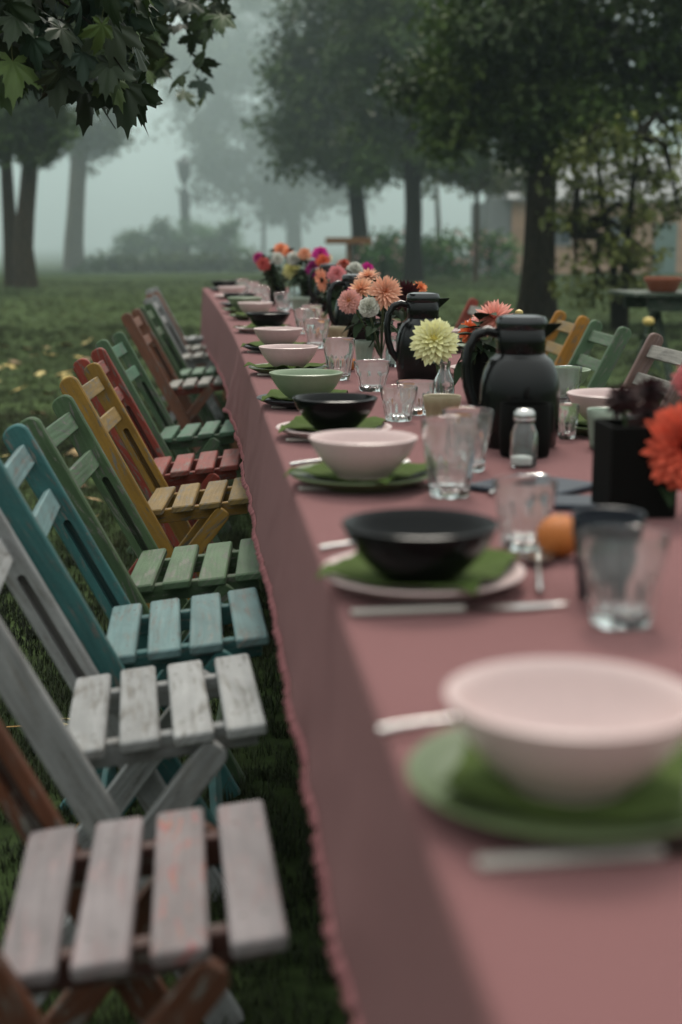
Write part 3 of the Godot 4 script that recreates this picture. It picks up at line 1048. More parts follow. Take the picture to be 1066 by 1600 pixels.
func make_tables() -> void:
	var spans := [[0.33, -3.4, "nearest the camera"], [-3.41, -6.9, "in the middle"], [-6.91, -10.38, "farthest from the camera"]]
	for s in spans:
		var t := thing("trestle_table", "plain wooden trestle table under the pink cloth, the one %s" % s[2], "table", Vector3(0.5 + bend((s[0] + s[1]) / 2) , 0, (s[0] + s[1]) / 2), 0, "tables under the pink cloth")
		var L: float = s[0] - s[1]
		var w := 0.70 if s[1] > -6.95 and s[0] > -6.9 else 0.62
		for k in 4:
			var o := part("plank", board(Vector3(w / 4 - 0.004, 0.026, L), rf(0.8, 1.0)), M.bare_wood, t)
			o.position = Vector3((k - 1.5) * w / 4, 0.724, 0)
		for zz in [-L * 0.36, L * 0.36]:
			for sx in [-1.0, 1.0]:
				var lm := MB.new()
				for sz in [-1.0, 1.0]:
					plate(lm, beam(Vector3(sx * 0.27, 0, zz + sz * 0.2), Vector3(sx * 0.25, 0.70, zz + sz * 0.03), Vector3(1, 0, 0), 0.05, 0.03), 0.72, 0.05, 0.03, 0.003, 0.003, 0.002, 1, 0.9)
				part("trestle_leg", lm.mesh(), M.bare_wood, t)

func place_setting(n: String, x: float, z: float, D: float, bowl: String, dish: String, nap: float, bowl_label: String, dish_label: String, nap_label: String, off := Vector2.ZERO, side := 0.172) -> void:
	var R := 0.106
	var px := x + off.x
	var pz := z + off.y
	var o := part("plate", plate_mesh(R), M[dish], self)
	tag(o, dish_label, "plate", "plates under the bowls")
	o.position = Vector3(px, 0.743, pz)
	if nap_label:
		var k := part("napkin", napkin_mesh(side, R, nap, int(absf(z) * 100)), M.napkin, self)
		tag(k, nap_label, "napkin", "green napkins under the bowls")
		k.position = Vector3(px, 0.743, pz)
	var b := part("bowl", bowl_mesh(D / 2, 0.058), M[bowl], self)
	tag(b, bowl_label, "bowl", "bowls on the plates")
	b.position = Vector3(x, 0.743 + (0.0175 if nap_label else 0.0116), z)
	b.rotation.y = rf(0, 6)

func tumbler(label: String, x: float, z: float, h: float, w: float) -> void:
	var o := part("glass_tumbler", tumbler_mesh(h, w / 2), M.glass, self)
	tag(o, label, "glass", "fluted glass tumblers on the table")
	o.position = Vector3(x, 0.7432, z)
	o.rotation.y = rf(0, 6)

func mug(label: String, x: float, z: float, h: float, w: float, m: Material) -> void:
	var o := part("ceramic_cup", mug_mesh(h, w / 2), m, self)
	tag(o, label, "cup", "scalloped ceramic cups on the table")
	o.position = Vector3(x, 0.7432, z)
	o.rotation.y = rf(0, 6)

func black_vase(label: String, x: float, z: float, h: float, w: float, square := false) -> void:
	var m: Mesh
	if square:
		var mb := MB.new()
		# a square vase with walls and a hollow
		var r := w / 2
		var ri := r - 0.006
		var Q := func(rr: float, y: float, k: int) -> Vector3:
			return Vector3(rr * [1, -1, -1, 1][k % 4], y, rr * [1, 1, -1, -1][k % 4])
		var rings := [[r - 0.002, 0.0], [r, 0.002], [r, h - 0.002], [r - 0.002, h], [ri + 0.002, h], [ri, h - 0.002], [ri, 0.008]]
		for i in rings.size() - 1:
			for k in 4:
				mb.quad(Q.call(rings[i][0], rings[i][1], k), Q.call(rings[i][0], rings[i][1], k + 1), Q.call(rings[i + 1][0], rings[i + 1][1], k + 1), Q.call(rings[i + 1][0], rings[i + 1][1], k), Vector2.ZERO, Vector2.ZERO, Vector2.ZERO, Vector2.ZERO)
		for e in [0, rings.size() - 1]:
			mb.quad(Q.call(rings[e][0], rings[e][1], 0), Q.call(rings[e][0], rings[e][1], 3 if e == 0 else 1), Q.call(rings[e][0], rings[e][1], 2), Q.call(rings[e][0], rings[e][1], 1 if e == 0 else 3), Vector2.ZERO, Vector2.ZERO, Vector2.ZERO, Vector2.ZERO)
		m = mb.mesh()
	else:
		var r := w / 2
		m = lathe([Vector2(0, 0.0), Vector2(r * 0.9, 0.0), Vector2(r * 0.95, 0.003), Vector2(r, h * 0.4), Vector2(r * 0.96, h - 0.002), Vector2(r * 0.94, h), Vector2(r * 0.88, h - 0.002), Vector2(r * 0.88, 0.01), Vector2(0, 0.009)], 36)
	var o := part("black_vase", m, M.black_matte, self)
	tag(o, label, "vase", "black vases on the table")
	o.position = Vector3(x, 0.7432, z)

func glass_vase(label: String, x: float, z: float, prof: Array, k := 40) -> void:
	var o := part("glass_vase", lathe(prof, k), M.glass, self)
	tag(o, label, "vase", "clear glass vases on the table")
	o.position = Vector3(x, 0.7432, z)

func bottle_profile(h: float, r: float, neck: float) -> Array:
	var t := 0.003
	return [Vector2(0, 0.002), Vector2(r - 0.003, 0), Vector2(r, 0.004), Vector2(r, h * 0.5), Vector2(r * 0.93, h * 0.62), Vector2(neck * 1.1, h * 0.78), Vector2(neck, h * 0.86), Vector2(neck * 1.15, h - 0.004), Vector2(neck * 1.1, h), Vector2(neck - t * 0.5, h), Vector2(neck - t, h * 0.86), Vector2(neck * 1.1 - t, h * 0.77), Vector2(r * 0.93 - t, h * 0.61), Vector2(r - t, h * 0.5), Vector2(r - t, 0.009), Vector2(0, 0.007)]

func grass_tuft(sd: int) -> ArrayMesh:
	var r := RandomNumberGenerator.new()
	r.seed = sd
	var m := MB.new()
	for i in 11:
		var b := Vector3(r.randf_range(-0.035, 0.035), 0, r.randf_range(-0.035, 0.035))
		var h := r.randf_range(0.022, 0.055)
		var a := r.randf_range(0, TAU)
		var lean := Vector3(cos(a), 0, sin(a)) * r.randf_range(0.15, 1.0) * h
		var sd2 := Vector3(-sin(a), 0, cos(a)) * r.randf_range(0.0012, 0.0022)
		var v := r.randf_range(0.7, 1.0)
		var c := Color(v * r.randf_range(0.85, 1.0), v, v * 0.85)
		var mid := b + lean * 0.35 + Vector3(0, h * 0.6, 0)
		var tip := b + lean + Vector3(0, h, 0)
		m.quad(b - sd2, b + sd2, mid + sd2 * 0.8, mid - sd2 * 0.8, Vector2.ZERO, Vector2.ZERO, Vector2.ZERO, Vector2.ZERO, i + 1, c)
		m.tri(mid - sd2 * 0.8, mid + sd2 * 0.8, tip, Vector2.ZERO, Vector2.ZERO, Vector2.ZERO, i + 1, c)
	return m.mesh(false)

func make_ground() -> void:
	var m := MB.new()
	var G := func(x: float, z: float) -> void:
		pass
	var xs := [-160.0, -60.0, -20.0, -8.0, 8.0, 20.0, 60.0, 160.0]
	var zs := [40.0, 10.0, -12.0, -30.0, -70.0, -130.0, -230.0]
	for i in xs.size() - 1:
		for j in zs.size() - 1:
			m.quad(Vector3(xs[i], 0, zs[j]), Vector3(xs[i], 0, zs[j + 1]), Vector3(xs[i + 1], 0, zs[j + 1]), Vector3(xs[i + 1], 0, zs[j]), Vector2(xs[i], zs[j]), Vector2(xs[i], zs[j + 1]), Vector2(xs[i + 1], zs[j + 1]), Vector2(xs[i + 1], zs[j]), -1)
	struct("lawn_ground", m.mesh(false), M.lawn)
	rng.seed = 500
	var nz := noise(77, 0.5, 3)
	var places := []
	var colors := []
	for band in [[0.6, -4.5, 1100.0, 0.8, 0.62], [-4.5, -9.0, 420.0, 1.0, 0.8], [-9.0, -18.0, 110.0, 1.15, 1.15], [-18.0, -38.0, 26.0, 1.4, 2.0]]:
		var steps := 24
		for s in steps:
			var za: float = lerpf(band[0], band[1], float(s) / steps)
			var zb: float = lerpf(band[0], band[1], float(s + 1) / steps)
			var d := -(za + zb) / 2
			var xa := -0.14 * d - 1.1 - 0.08 * maxf(d, 0)
			var xb := 0.35 * d + 0.9 + 0.06 * maxf(d, 0)
			if d < 4.5:
				xb = minf(xb, 2.9)
			elif d < 18.0:
				xb += 2.2
				xa -= 1.0
			var n := int((xb - xa) * (za - zb) * band[2])
			for k in n:
				var x := rf(xa, xb)
				var z := rf(zb, za)
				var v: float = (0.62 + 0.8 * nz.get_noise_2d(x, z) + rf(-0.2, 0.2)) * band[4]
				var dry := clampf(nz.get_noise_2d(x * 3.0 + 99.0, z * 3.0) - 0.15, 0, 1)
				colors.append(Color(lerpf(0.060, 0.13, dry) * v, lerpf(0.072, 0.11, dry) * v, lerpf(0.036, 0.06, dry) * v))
				places.append(Transform3D(Basis(Vector3.UP, rf(0, TAU)).scaled(Vector3.ONE * band[3] * rf(0.7, 1.25)), Vector3(x, -0.003, z)))
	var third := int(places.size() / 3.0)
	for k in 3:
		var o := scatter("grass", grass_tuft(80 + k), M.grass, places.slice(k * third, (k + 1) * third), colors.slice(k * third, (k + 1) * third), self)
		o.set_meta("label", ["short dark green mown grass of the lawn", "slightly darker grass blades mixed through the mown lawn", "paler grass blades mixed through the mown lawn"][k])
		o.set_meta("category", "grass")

func make_fallen_leaves() -> void:
	rng.seed = 900
	var shapes := []
	for k in 4:
		shapes.append(maple_leaf_mesh(300 + k, 0.07, rf(-0.5, 0.6)))
	var mats := []
	for c in [rgb8(190, 170, 112), rgb8(150, 124, 84), rgb8(170, 146, 82), rgb8(126, 98, 70)]:
		var m: StandardMaterial3D = M.fallen.duplicate()
		m.albedo_color = c
		mats.append(m)
	var spots := [Vector3(-0.47, 0, -5.87), Vector3(-0.44, 0, -5.32), Vector3(-0.62, 0, -6.3), Vector3(-0.38, 0, -3.05), Vector3(-0.25, 0, -2.45)]
	for k in 46:
		spots.append(Vector3(rf(-2.5, -0.95) , 0, rf(-15.5, -8.4)))
	for k in 8:
		spots.append(Vector3(rf(-1.2, -0.5), 0, rf(-8.0, -3.5)))
	for p in spots:
		var o := part("fallen_leaf", shapes[rng.randi() % 4], mats[rng.randi() % 4], self)
		tag(o, "dry yellow brown maple leaf lying on the lawn left of the chairs", "leaf", "fallen leaves on the lawn")
		o.position = p + Vector3(0, rf(0.035, 0.05), 0)
		o.rotation = Vector3(rf(-0.35, 0.35), rf(0, TAU), rf(-0.35, 0.35))
		o.scale = Vector3.ONE * rf(0.8, 1.8)

func make_trees() -> void:
	var c1 := clump_mesh(1, 15, 0.34, 0.14, 0.042)
	var c2 := clump_mesh(2, 12, 0.24, 0.115, 0.04)
	var c3 := clump_mesh(3, 16, 0.5, 0.24, 0.075)
	var P := func(list: Array, base: Vector3) -> Array:
		var out := []
		for b in list:
			var q: Array = b.duplicate()
			q[0] = (b[0] as Vector3) - base
			out.append(q)
		return out
	var b := Vector3(-4.0, 0, -33.0)
	tree("garden_tree", "dark tree with two slender trunks standing at the left edge of the lawn", "tree", b,
		[[[Vector3(-0.2, -0.1, -0.3), Vector3(-0.22, 1.2, -0.4), Vector3(-0.24, 2.8, -0.4), Vector3(-0.5, 4.2, 0)], [0.2, 0.16, 0.135, 0.08]], [[Vector3(0.2, -0.1, 0.5), Vector3(0.16, 0.9, 0.55), Vector3(0.30, 2.0, 0.5), Vector3(0.42, 2.9, 0.5), Vector3(0.5, 4.4, 0.4)], [0.27, 0.22, 0.19, 0.17, 0.1]]],
		P.call([[Vector3(-3.93, 3.84, -32.3), Vector3(1.11, 1.03, 1.00), 520], [Vector3(-4.99, 4.50, -32.8), Vector3(1.34, 1.64, 1.47), 460], [Vector3(-3.21, 4.91, -32.2), Vector3(1.1, 1.18, 1.07), 440], [Vector3(-3.41, 3.3, -32.0), Vector3(0.66, 0.41, 0.60), 150], [Vector3(-4.39, 5.69, -32.6), Vector3(1.79, 0.89, 1.61), 360], [Vector3(-4.3, 6.9, -33), Vector3(1.6, 1.0, 1.6), 240]], b), M.leaf_dark, M.bark, c1, 1.0, 601, "trees round the lawn")
	b = Vector3(-4.24, 0, -50.0)
	tree("garden_tree", "pale leaning trunk behind the two-trunked tree, half lost in the mist", "tree", b,
		[[[Vector3(0, -0.1, 0), Vector3(0.05, 0.9, 0.2), Vector3(0.2, 2.0, 0.6), Vector3(0.40, 3.8, 1.0), Vector3(0.6, 5.5, 1.0)], [0.38, 0.32, 0.29, 0.25, 0.15]]],
		P.call([[Vector3(-3.54, 5.66, -49.00), Vector3(1.44, 1.78, 1.60), 360], [Vector3(-4.51, 4.63, -49.3), Vector3(1.11, 0.89, 1.00), 150], [Vector3(-2.95, 4.34, -48.8), Vector3(0.66, 0.55, 0.60), 80], [Vector3(-3.38, 7.27, -49.00), Vector3(1.78, 1.34, 1.60), 240], [Vector3(-2.4, 7.3, -49.00), Vector3(1.0, 1.2, 1.2), 120], [Vector3(-3.6, 9, -49.00), Vector3(1.6, 1.3, 1.60), 160]], b), M.leaf_mid, M.bark_pale, c3, 0.75, 602, "trees round the lawn")
	b = Vector3(4.1, 0, -61.5)
	tree("garden_tree", "big hazy tree in the middle of the misty background behind the flowers", "tree", b,
		[[[Vector3(0, -0.1, 0), Vector3(-0.05, 1.5, 0), Vector3(-0.2, 4.0, 0.3), Vector3(-0.4, 6.5, 0.4)], [0.38, 0.30, 0.27, 0.15]], [[Vector3(-1.3, -0.1, -0.4), Vector3(-1.28, 2.0, -0.3), Vector3(-1.2, 4.0, 0)], [0.10, 0.08, 0.06]]],
		P.call([[Vector3(3.31, 6.33, -61.00), Vector3(2.76, 3.04, 2.73), 640], [Vector3(0.68, 7.07, -61.4), Vector3(1.93, 2.48, 2.23), 400], [Vector3(2.28, 8.86, -60.8), Vector3(3.05, 1.66, 2.74), 400], [Vector3(4.63, 3.62, -61.00), Vector3(1.65, 1.24, 1.49), 190], [Vector3(1.17, 4.52, -60.5), Vector3(1.79, 1.51, 1.61), 240], [Vector3(2.75, 2.96, -61.00), Vector3(1.65, 0.96, 1.48), 150], [Vector3(5.71, 4.28, -61.4), Vector3(1.66, 1.66, 1.49), 180], [Vector3(-0.08, 8.33, -61.00), Vector3(1.24, 1.66, 1.49), 140], [Vector3(2.6, 11, -61.00), Vector3(2.6, 1.6, 2.4), 260]], b), M.leaf_mid, M.bark_pale, c3, 1.0, 603, "trees round the lawn")
	b = Vector3(4.65, 0, -41.5)
	tree("garden_tree", "tree with a straight dark trunk behind the plank shelf, first right of the hazy tree", "tree", b,
		[[[Vector3(0.04, -0.1, 0), Vector3(-0.04, 1.3, 0.25), Vector3(-0.16, 2.35, 0.5), Vector3(-0.31, 3.25, 0.8), Vector3(-0.5, 5.1, 0.8)], [0.29, 0.24, 0.22, 0.2, 0.12]]],
		P.call([[Vector3(3.10, 5.45, -40.67), Vector3(1.01, 2.03, 1.83), 520], [Vector3(3.98, 6.47, -40.92), Vector3(1.67, 1.49, 1.50), 520], [Vector3(3.54, 4.00, -40.50), Vector3(1.38, 1.20, 1.24), 420], [Vector3(4.97, 4.44, -40.67), Vector3(1.48, 1.67, 1.50), 440], [Vector3(4.52, 3.42, -40.34), Vector3(1.10, 0.65, 1.00), 180], [Vector3(4.15, 7.82, -40.67), Vector3(1.66, 1.00, 1.49), 240]], b), M.leaf_dark, M.bark_dark, c3, 0.78, 604, "trees round the lawn")
	b = Vector3(5.40, 0, -36.0)
	tree("garden_tree", "mossy trunked tree standing behind the rose shrubs and the nearest bouquets", "tree", b,
		[[[Vector3(0, -0.1, 0), Vector3(-0.04, 0.8, 0.1), Vector3(-0.08, 1.8, 0.5), Vector3(-0.2, 3.1, 1.0), Vector3(-0.1, 5.0, 1.0)], [0.29, 0.22, 0.21, 0.20, 0.12]]],
		P.call([[Vector3(5.12, 4.72, -35.00), Vector3(1.44, 1.92, 1.73), 640], [Vector3(6.04, 5.46, -35.3), Vector3(1.61, 1.45, 1.45), 540], [Vector3(4.50, 5.88, -34.8), Vector3(1.20, 1.28, 1.15), 360], [Vector3(5.92, 3.24, -34.6), Vector3(1.28, 0.72, 1.15), 320], [Vector3(6.84, 3.99, -35.00), Vector3(1.13, 1.13, 1.01), 320], [Vector3(4.36, 3.6, -35.3), Vector3(0.75, 0.75, 0.72), 150], [Vector3(5.6, 7.2, -35.3), Vector3(1.8, 1.2, 1.5), 300], [Vector3(5.3, 6.3, -34.9), Vector3(1.6, 0.9, 1.4), 420], [Vector3(6.2, 4.4, -35.1), Vector3(1.2, 1.2, 1.1), 340]], b), M.leaf_dark, M.bark_dark, c1, 1.1, 605, "trees round the lawn")
	b = Vector3(4.57, 0, -19.2)
	tree("garden_tree", "large dark tree with the thickest trunk, rising behind the orange chair", "tree", b,
		[[[Vector3(0, -0.1, 0), Vector3(0.0, 0.35, 0), Vector3(0.03, 1.0, 0), Vector3(0.08, 1.7, -0.1), Vector3(0.14, 2.5, -0.2), Vector3(0.2, 3.8, -0.3)], [0.33, 0.245, 0.215, 0.205, 0.19, 0.12]], [[Vector3(0.1, 1.9, -0.1), Vector3(-0.25, 2.4, -0.1), Vector3(-0.6, 3.2, 0)], [0.11, 0.09, 0.05]]],
		P.call([[Vector3(4.76, 3.47, -19.50), Vector3(1.36, 1.00, 1.23), 1000], [Vector3(4.05, 3.70, -19.2), Vector3(0.90, 0.81, 0.81), 560], [Vector3(5.73, 3.40, -19.7), Vector3(1.10, 1.01, 0.99), 720], [Vector3(4.43, 2.58, -19.2), Vector3(0.78, 0.48, 0.73), 380], [Vector3(5.40, 2.72, -19.3), Vector3(0.73, 0.42, 0.66), 260], [Vector3(6.42, 3.65, -19.8), Vector3(1.02, 1.12, 1.01), 560], [Vector3(3.37, 3.29, -19.3), Vector3(0.72, 0.81, 0.73), 400], [Vector3(3.56, 2.5, -19.2), Vector3(0.5, 0.36, 0.48), 170], [Vector3(6.73, 2.85, -19.6), Vector3(0.5, 0.5, 0.50), 120], [Vector3(4.89, 4.69, -19.50), Vector3(2.02, 0.83, 1.82), 700], [Vector3(4.8, 5.7, -19.50), Vector3(1.6, 0.8, 1.5), 400]], b), M.leaf_dark, M.bark_dark, c2, 1.0, 606, "trees round the lawn")
	b = Vector3(5.06, 0, -16.9)
	tree("young_tree", "young multi-stemmed tree with airy yellow green leaves beside the green garden table", "tree", b,
		[[[Vector3(0.05, -0.05, 0), Vector3(0.03, 0.7, 0.05), Vector3(0.05, 1.4, 0.1), Vector3(0.13, 2.43, 0.1)], [0.065, 0.05, 0.042, 0.02]], [[Vector3(-0.05, -0.05, 0), Vector3(-0.14, 0.88, 0.1), Vector3(-0.3, 1.5, 0.1), Vector3(-0.41, 2.36, 0.1)], [0.055, 0.043, 0.034, 0.018]], [[Vector3(0.0, 0.25, 0), Vector3(-0.35, 0.8, 0.1), Vector3(-0.62, 1.29, 0.1)], [0.028, 0.02, 0.01]]],
		P.call([[Vector3(4.89, 2.14, -16.80), Vector3(0.55, 0.24, 0.50), 67], [Vector3(5.37, 1.81, -16.80), Vector3(0.40, 0.2, 0.36), 48], [Vector3(4.64, 1.63, -16.80), Vector3(0.39, 0.18, 0.35), 44], [Vector3(5.27, 1.29, -16.80), Vector3(0.48, 0.18, 0.43), 51], [Vector3(4.42, 1.29, -16.80), Vector3(0.31, 0.18, 0.28), 33], [Vector3(4.94, 0.92, -16.80), Vector3(0.39, 0.18, 0.35), 42], [Vector3(5.37, 0.88, -16.80), Vector3(0.32, 0.14, 0.29), 26], [Vector3(4.68, 0.47, -16.80), Vector3(0.39, 0.20, 0.35), 44], [Vector3(5.19, 0.54, -16.80), Vector3(0.32, 0.16, 0.29), 31], [Vector3(4.32, 1.88, -16.80), Vector3(0.35, 0.23, 0.32), 44], [Vector3(5.58, 2.25, -16.80), Vector3(0.32, 0.25, 0.29), 38], [Vector3(4.47, 0.85, -16.80), Vector3(0.27, 0.16, 0.25), 22], [Vector3(5.7, 1.5, -16.9), Vector3(0.3, 0.2, 0.3), 28]], b), M.leaf_young, M.bark_dark, c2, 0.78, 607, "young trees on the lawn")
	b = Vector3(6.99, 0, -36.0)
	tree("young_tree", "thin young tree with flat yellow green crown left of the thickest trunk", "tree", b,
		[[[Vector3(0, -0.05, 0), Vector3(0.02, 1.2, 0), Vector3(0, 2.4, 0)], [0.085, 0.07, 0.05]]],
		P.call([[Vector3(7.71, 2.72, -36.00), Vector3(1.24, 0.36, 1.12), 110], [Vector3(6.91, 2.50, -36.00), Vector3(0.83, 0.30, 0.74), 60], [Vector3(6.25, 2.81, -36.00), Vector3(0.82, 0.43, 0.74), 70], [Vector3(8.37, 2.46, -36.00), Vector3(0.67, 0.30, 0.60), 44]], b), M.leaf_young, M.bark_pale, c1, 0.9, 608, "young trees on the lawn")
	b = Vector3(7.5, 0, -46.0)
	tree("young_tree", "slim hazy stem far behind the rose shrubs, fainter than the other young trees", "tree", b,
		[[[Vector3(0.2, -0.05, 0), Vector3(0.2, 1.5, 0), Vector3(0.1, 3.0, 0)], [0.1, 0.08, 0.06]]],
		P.call([[Vector3(7.4, 3.8, -46.00), Vector3(1.1, 0.9, 1.0), 150], [Vector3(8.2, 4.6, -46.00), Vector3(1.1, 0.9, 1.0), 130]], b), M.leaf_mid, M.bark_pale, c1, 1.1, 609, "young trees on the lawn")
	b = Vector3(-0.4, 0, -51.0)
	tree("bush", "wide rounded green bush behind the low hedge, under the lamp post", "bush", b,
		[[[Vector3(0, -0.05, 0), Vector3(0, 0.6, 0)], [0.08, 0.05]], [[Vector3(-1.2, -0.05, 0), Vector3(-1.3, 0.5, 0)], [0.07, 0.04]], [[Vector3(1.2, -0.05, 0), Vector3(1.3, 0.5, 0)], [0.07, 0.04]]],
		P.call([[Vector3(-1.75, 0.94, -51.00), Vector3(0.92, 0.69, 0.83), 220], [Vector3(-0.41, 1.12, -51.00), Vector3(1.15, 0.83, 1.03), 320], [Vector3(0.93, 0.99, -51.00), Vector3(1.03, 0.69, 0.93), 230]], b), M.leaf_bush, M.bark_dark, c1, 1.0, 610)
	b = Vector3(-0.7, 0, -46.5)
	tree("hedge", "low dark clipped hedge running in front of the rounded bush", "hedge", b,
		[[[Vector3(-1.6, -0.05, 0), Vector3(-1.6, 0.25, 0)], [0.04, 0.03]], [[Vector3(1.4, -0.05, 0), Vector3(1.4, 0.25, 0)], [0.04, 0.03]]],
		[[Vector3(-1.9, 0.22, 0), Vector3(0.95, 0.26, 0.5), 170, 1], [Vector3(-0.7, 0.22, 0), Vector3(0.95, 0.26, 0.5), 170, 1], [Vector3(0.6, 0.22, 0), Vector3(0.95, 0.26, 0.5), 170, 1], [Vector3(1.8, 0.22, 0), Vector3(0.95, 0.26, 0.5), 170, 1]], M.leaf_dark, M.bark_dark, c2, 1.2, 611)
	# rose shrubs, pale blossoms
	var roses := [[Vector3(4.83, 0, -38.0), 0.62, "rose shrub left of the mossy trunk"], [Vector3(5.77, 0, -38.6), 0.74, "rose shrub just behind the mossy trunk"], [Vector3(6.72, 0, -38.0), 0.70, "rose shrub in front of the slim hazy stem"], [Vector3(7.76, 0, -38.2), 0.72, "rose shrub beside the thin young tree"], [Vector3(5.3, 0, -40.5), 0.6, "rose shrub farthest back of the row"]]
	var bl := lathe([Vector2(0, -0.03), Vector2(0.04, -0.015), Vector2(0.05, 0.01), Vector2(0.03, 0.03), Vector2(0, 0.035)], 8)
	var bm := mat(rgb8(214, 168, 160), 0.8)
	bm.vertex_color_use_as_albedo = true
	for r in roses:
		var h: float = r[1]
		var t := tree("rose_shrub", "loose %s, with pale pink blossoms" % r[2], "shrub", r[0], [[[Vector3(0, -0.05, 0), Vector3(0.05, h * 0.7, 0)], [0.03, 0.02]]], [[Vector3(0, h * 0.95, 0), Vector3(0.72, h * 0.9, 0.6), 130]], M.leaf_bush, M.bark_dark, c2, 1.25, 620 + int(h * 100), "rose shrubs behind the table")
		var pl := []
		for k in 34:
			var d := Vector3(rng.randfn(), rng.randfn(), rng.randfn()).normalized() * rf(0.75, 1.02)
			pl.append(Transform3D(Basis().scaled(Vector3.ONE * rf(0.6, 1.2)), Vector3(d.x * 0.72, h * 0.95 + d.y * h * 0.8, d.z * 0.6)))
		scatter("blossoms", bl, bm, pl, [], t)

func make_maple() -> void:
	rng.seed = 1234
	var t := thing("maple_tree", "maple tree whose dark leafy branches hang into the top left corner", "tree", Vector3(-2.6, 0, -4.4))
	var o := t.position
	part("trunk", tube_mesh([Vector3(0, -0.1, 0), Vector3(0.02, 1.0, 0), Vector3(0.1, 2.2, 0.05), Vector3(0.15, 3.4, 0.0)], [0.17, 0.13, 0.12, 0.09], 14, Color.WHITE, 0.06), M.bark, t)
	var tips := [[Vector3(-0.9, 1.95, -3.9), Vector3(-0.32, 1.72, -3.5), 0.018], [Vector3(-1.0, 1.85, -3.6), Vector3(-0.45, 1.58, -3.4), 0.015], [Vector3(-0.9, 2.3, -5.2), Vector3(-0.1, 2.12, -6.3), 0.02], [Vector3(-0.7, 2.3, -5.4), Vector3(0.12, 2.12, -6.7), 0.014], [Vector3(-0.9, 2.1, -4.6), Vector3(-0.3, 1.9, -4.5), 0.018]]
	for b in tips:
		part("branch", tube_mesh([Vector3(0.1, 2.3, 0), (b[0] as Vector3) - o, ((b[0] as Vector3).lerp(b[1], 0.5)) - o + Vector3(0, 0.03, 0), (b[1] as Vector3) - o], [0.05, b[2], b[2] * 0.7, 0.004], 8), M.bark_dark, t)
	var shapes := []
	for k in 7:
		shapes.append(maple_leaf_mesh(40 + k, 1.0, rf(0.1, 0.9)))
	var tints := []
	for c in [rgb8(34, 44, 24), rgb8(50, 66, 32), rgb8(34, 46, 26), rgb8(66, 82, 38), rgb8(36, 52, 40)]:
		var m: StandardMaterial3D = M.leaf_maple.duplicate()
		m.albedo_color = c
		m.backlight = Color(0.3, 0.34, 0.18)
		tints.append(m)
	var put := func(p: Vector3, size: float, e: Vector3, k: int, c: int) -> void:
		var q := part("leaf", shapes[k], tints[c], t)
		q.position = p - o
		q.rotation = e
		q.scale = Vector3.ONE * size
	# the leaves hang: tip down, blade towards the viewer or the light
	var n := 0
	while n < 430:
		var x := rf(-0.80, -0.10)
		var y := rf(1.37, 1.80)
		var z := rf(-4.5, -3.3)
		# keep to the outline of the hanging mass: it thins out to the right
		var s := z / -3.5
		var right := -0.10 + (1.66 - y) * -0.55
		var low := 1.47 - 0.10 * (x + 0.45)
		if x > right * s or y - 1.1 < (low - 1.1) * s:
			continue
		n += 1
		put.call(Vector3(x, y, z), rf(0.065, 0.115), Vector3(PI / 2 + rf(-1.1, 0.5), rf(-1.2, 1.2), rf(-0.6, 0.6)), rng.randi() % 7, rng.randi() % 5)
	for k in 26:
		var a := Vector3(rf(-0.8, -0.3), rf(1.62, 1.78), rf(-4.4, -3.4)) - o
		var e := a + Vector3(rf(0.05, 0.22), rf(-0.22, -0.04), rf(-0.1, 0.1))
		part("twig", tube_mesh([a, a.lerp(e, 0.5) + Vector3(0.01, 0.02, 0), e], [0.004, 0.003, 0.0015], 5), M.bark_dark, t)
	# the sharp leaves at the tip of the branch
	put.call(Vector3(-0.165, 1.455, -3.5), 0.12, Vector3(PI / 2 - 0.25, 0.25, 0.15), 2, 2)
	put.call(Vector3(-0.135, 1.455, -3.52), 0.105, Vector3(PI / 2 - 0.1, -0.5, 0.5), 4, 2)
	put.call(Vector3(-0.26, 1.46, -3.55), 0.115, Vector3(PI / 2 - 0.2, 0.6, -0.2), 1, 0)
	put.call(Vector3(-0.20, 1.47, -3.48), 0.08, Vector3(0.9, 0.9, 0.4), 3, 3)
	put.call(Vector3(-0.36, 1.60, -3.45), 0.12, Vector3(0.35, 2.2, 0.2), 5, 4)
	put.call(Vector3(-0.31, 1.585, -3.42), 0.10, Vector3(0.4, 1.2, -0.2), 6, 4)
	n = 0
	while n < 300:
		var x := rf(-0.55, 0.16)
		var y := rf(1.72, 2.3)
		var z := rf(-7.2, -5.8)
		var s := z / -6.5
		var low := 2.02
		if x < -0.12: low = 1.80
		elif x > -0.06 and x < 0.06 and y < 2.0: low = 1.69
		if y - 1.1 < (low - 1.1) * s or x > 0.14 * s:
			continue
		if x > -0.13 and x < 0.07 and y > 1.86 and y < 2.02 * s:
			continue
		if y < 1.9 and x > -0.12 and rng.randf() > 0.5:
			continue
		n += 1
		put.call(Vector3(x, y, z), rf(0.07, 0.11), Vector3(PI / 2 + rf(-1.2, 0.6), rf(-1.4, 1.4), rf(-0.6, 0.6)), rng.randi() % 7, rng.randi() % 5)

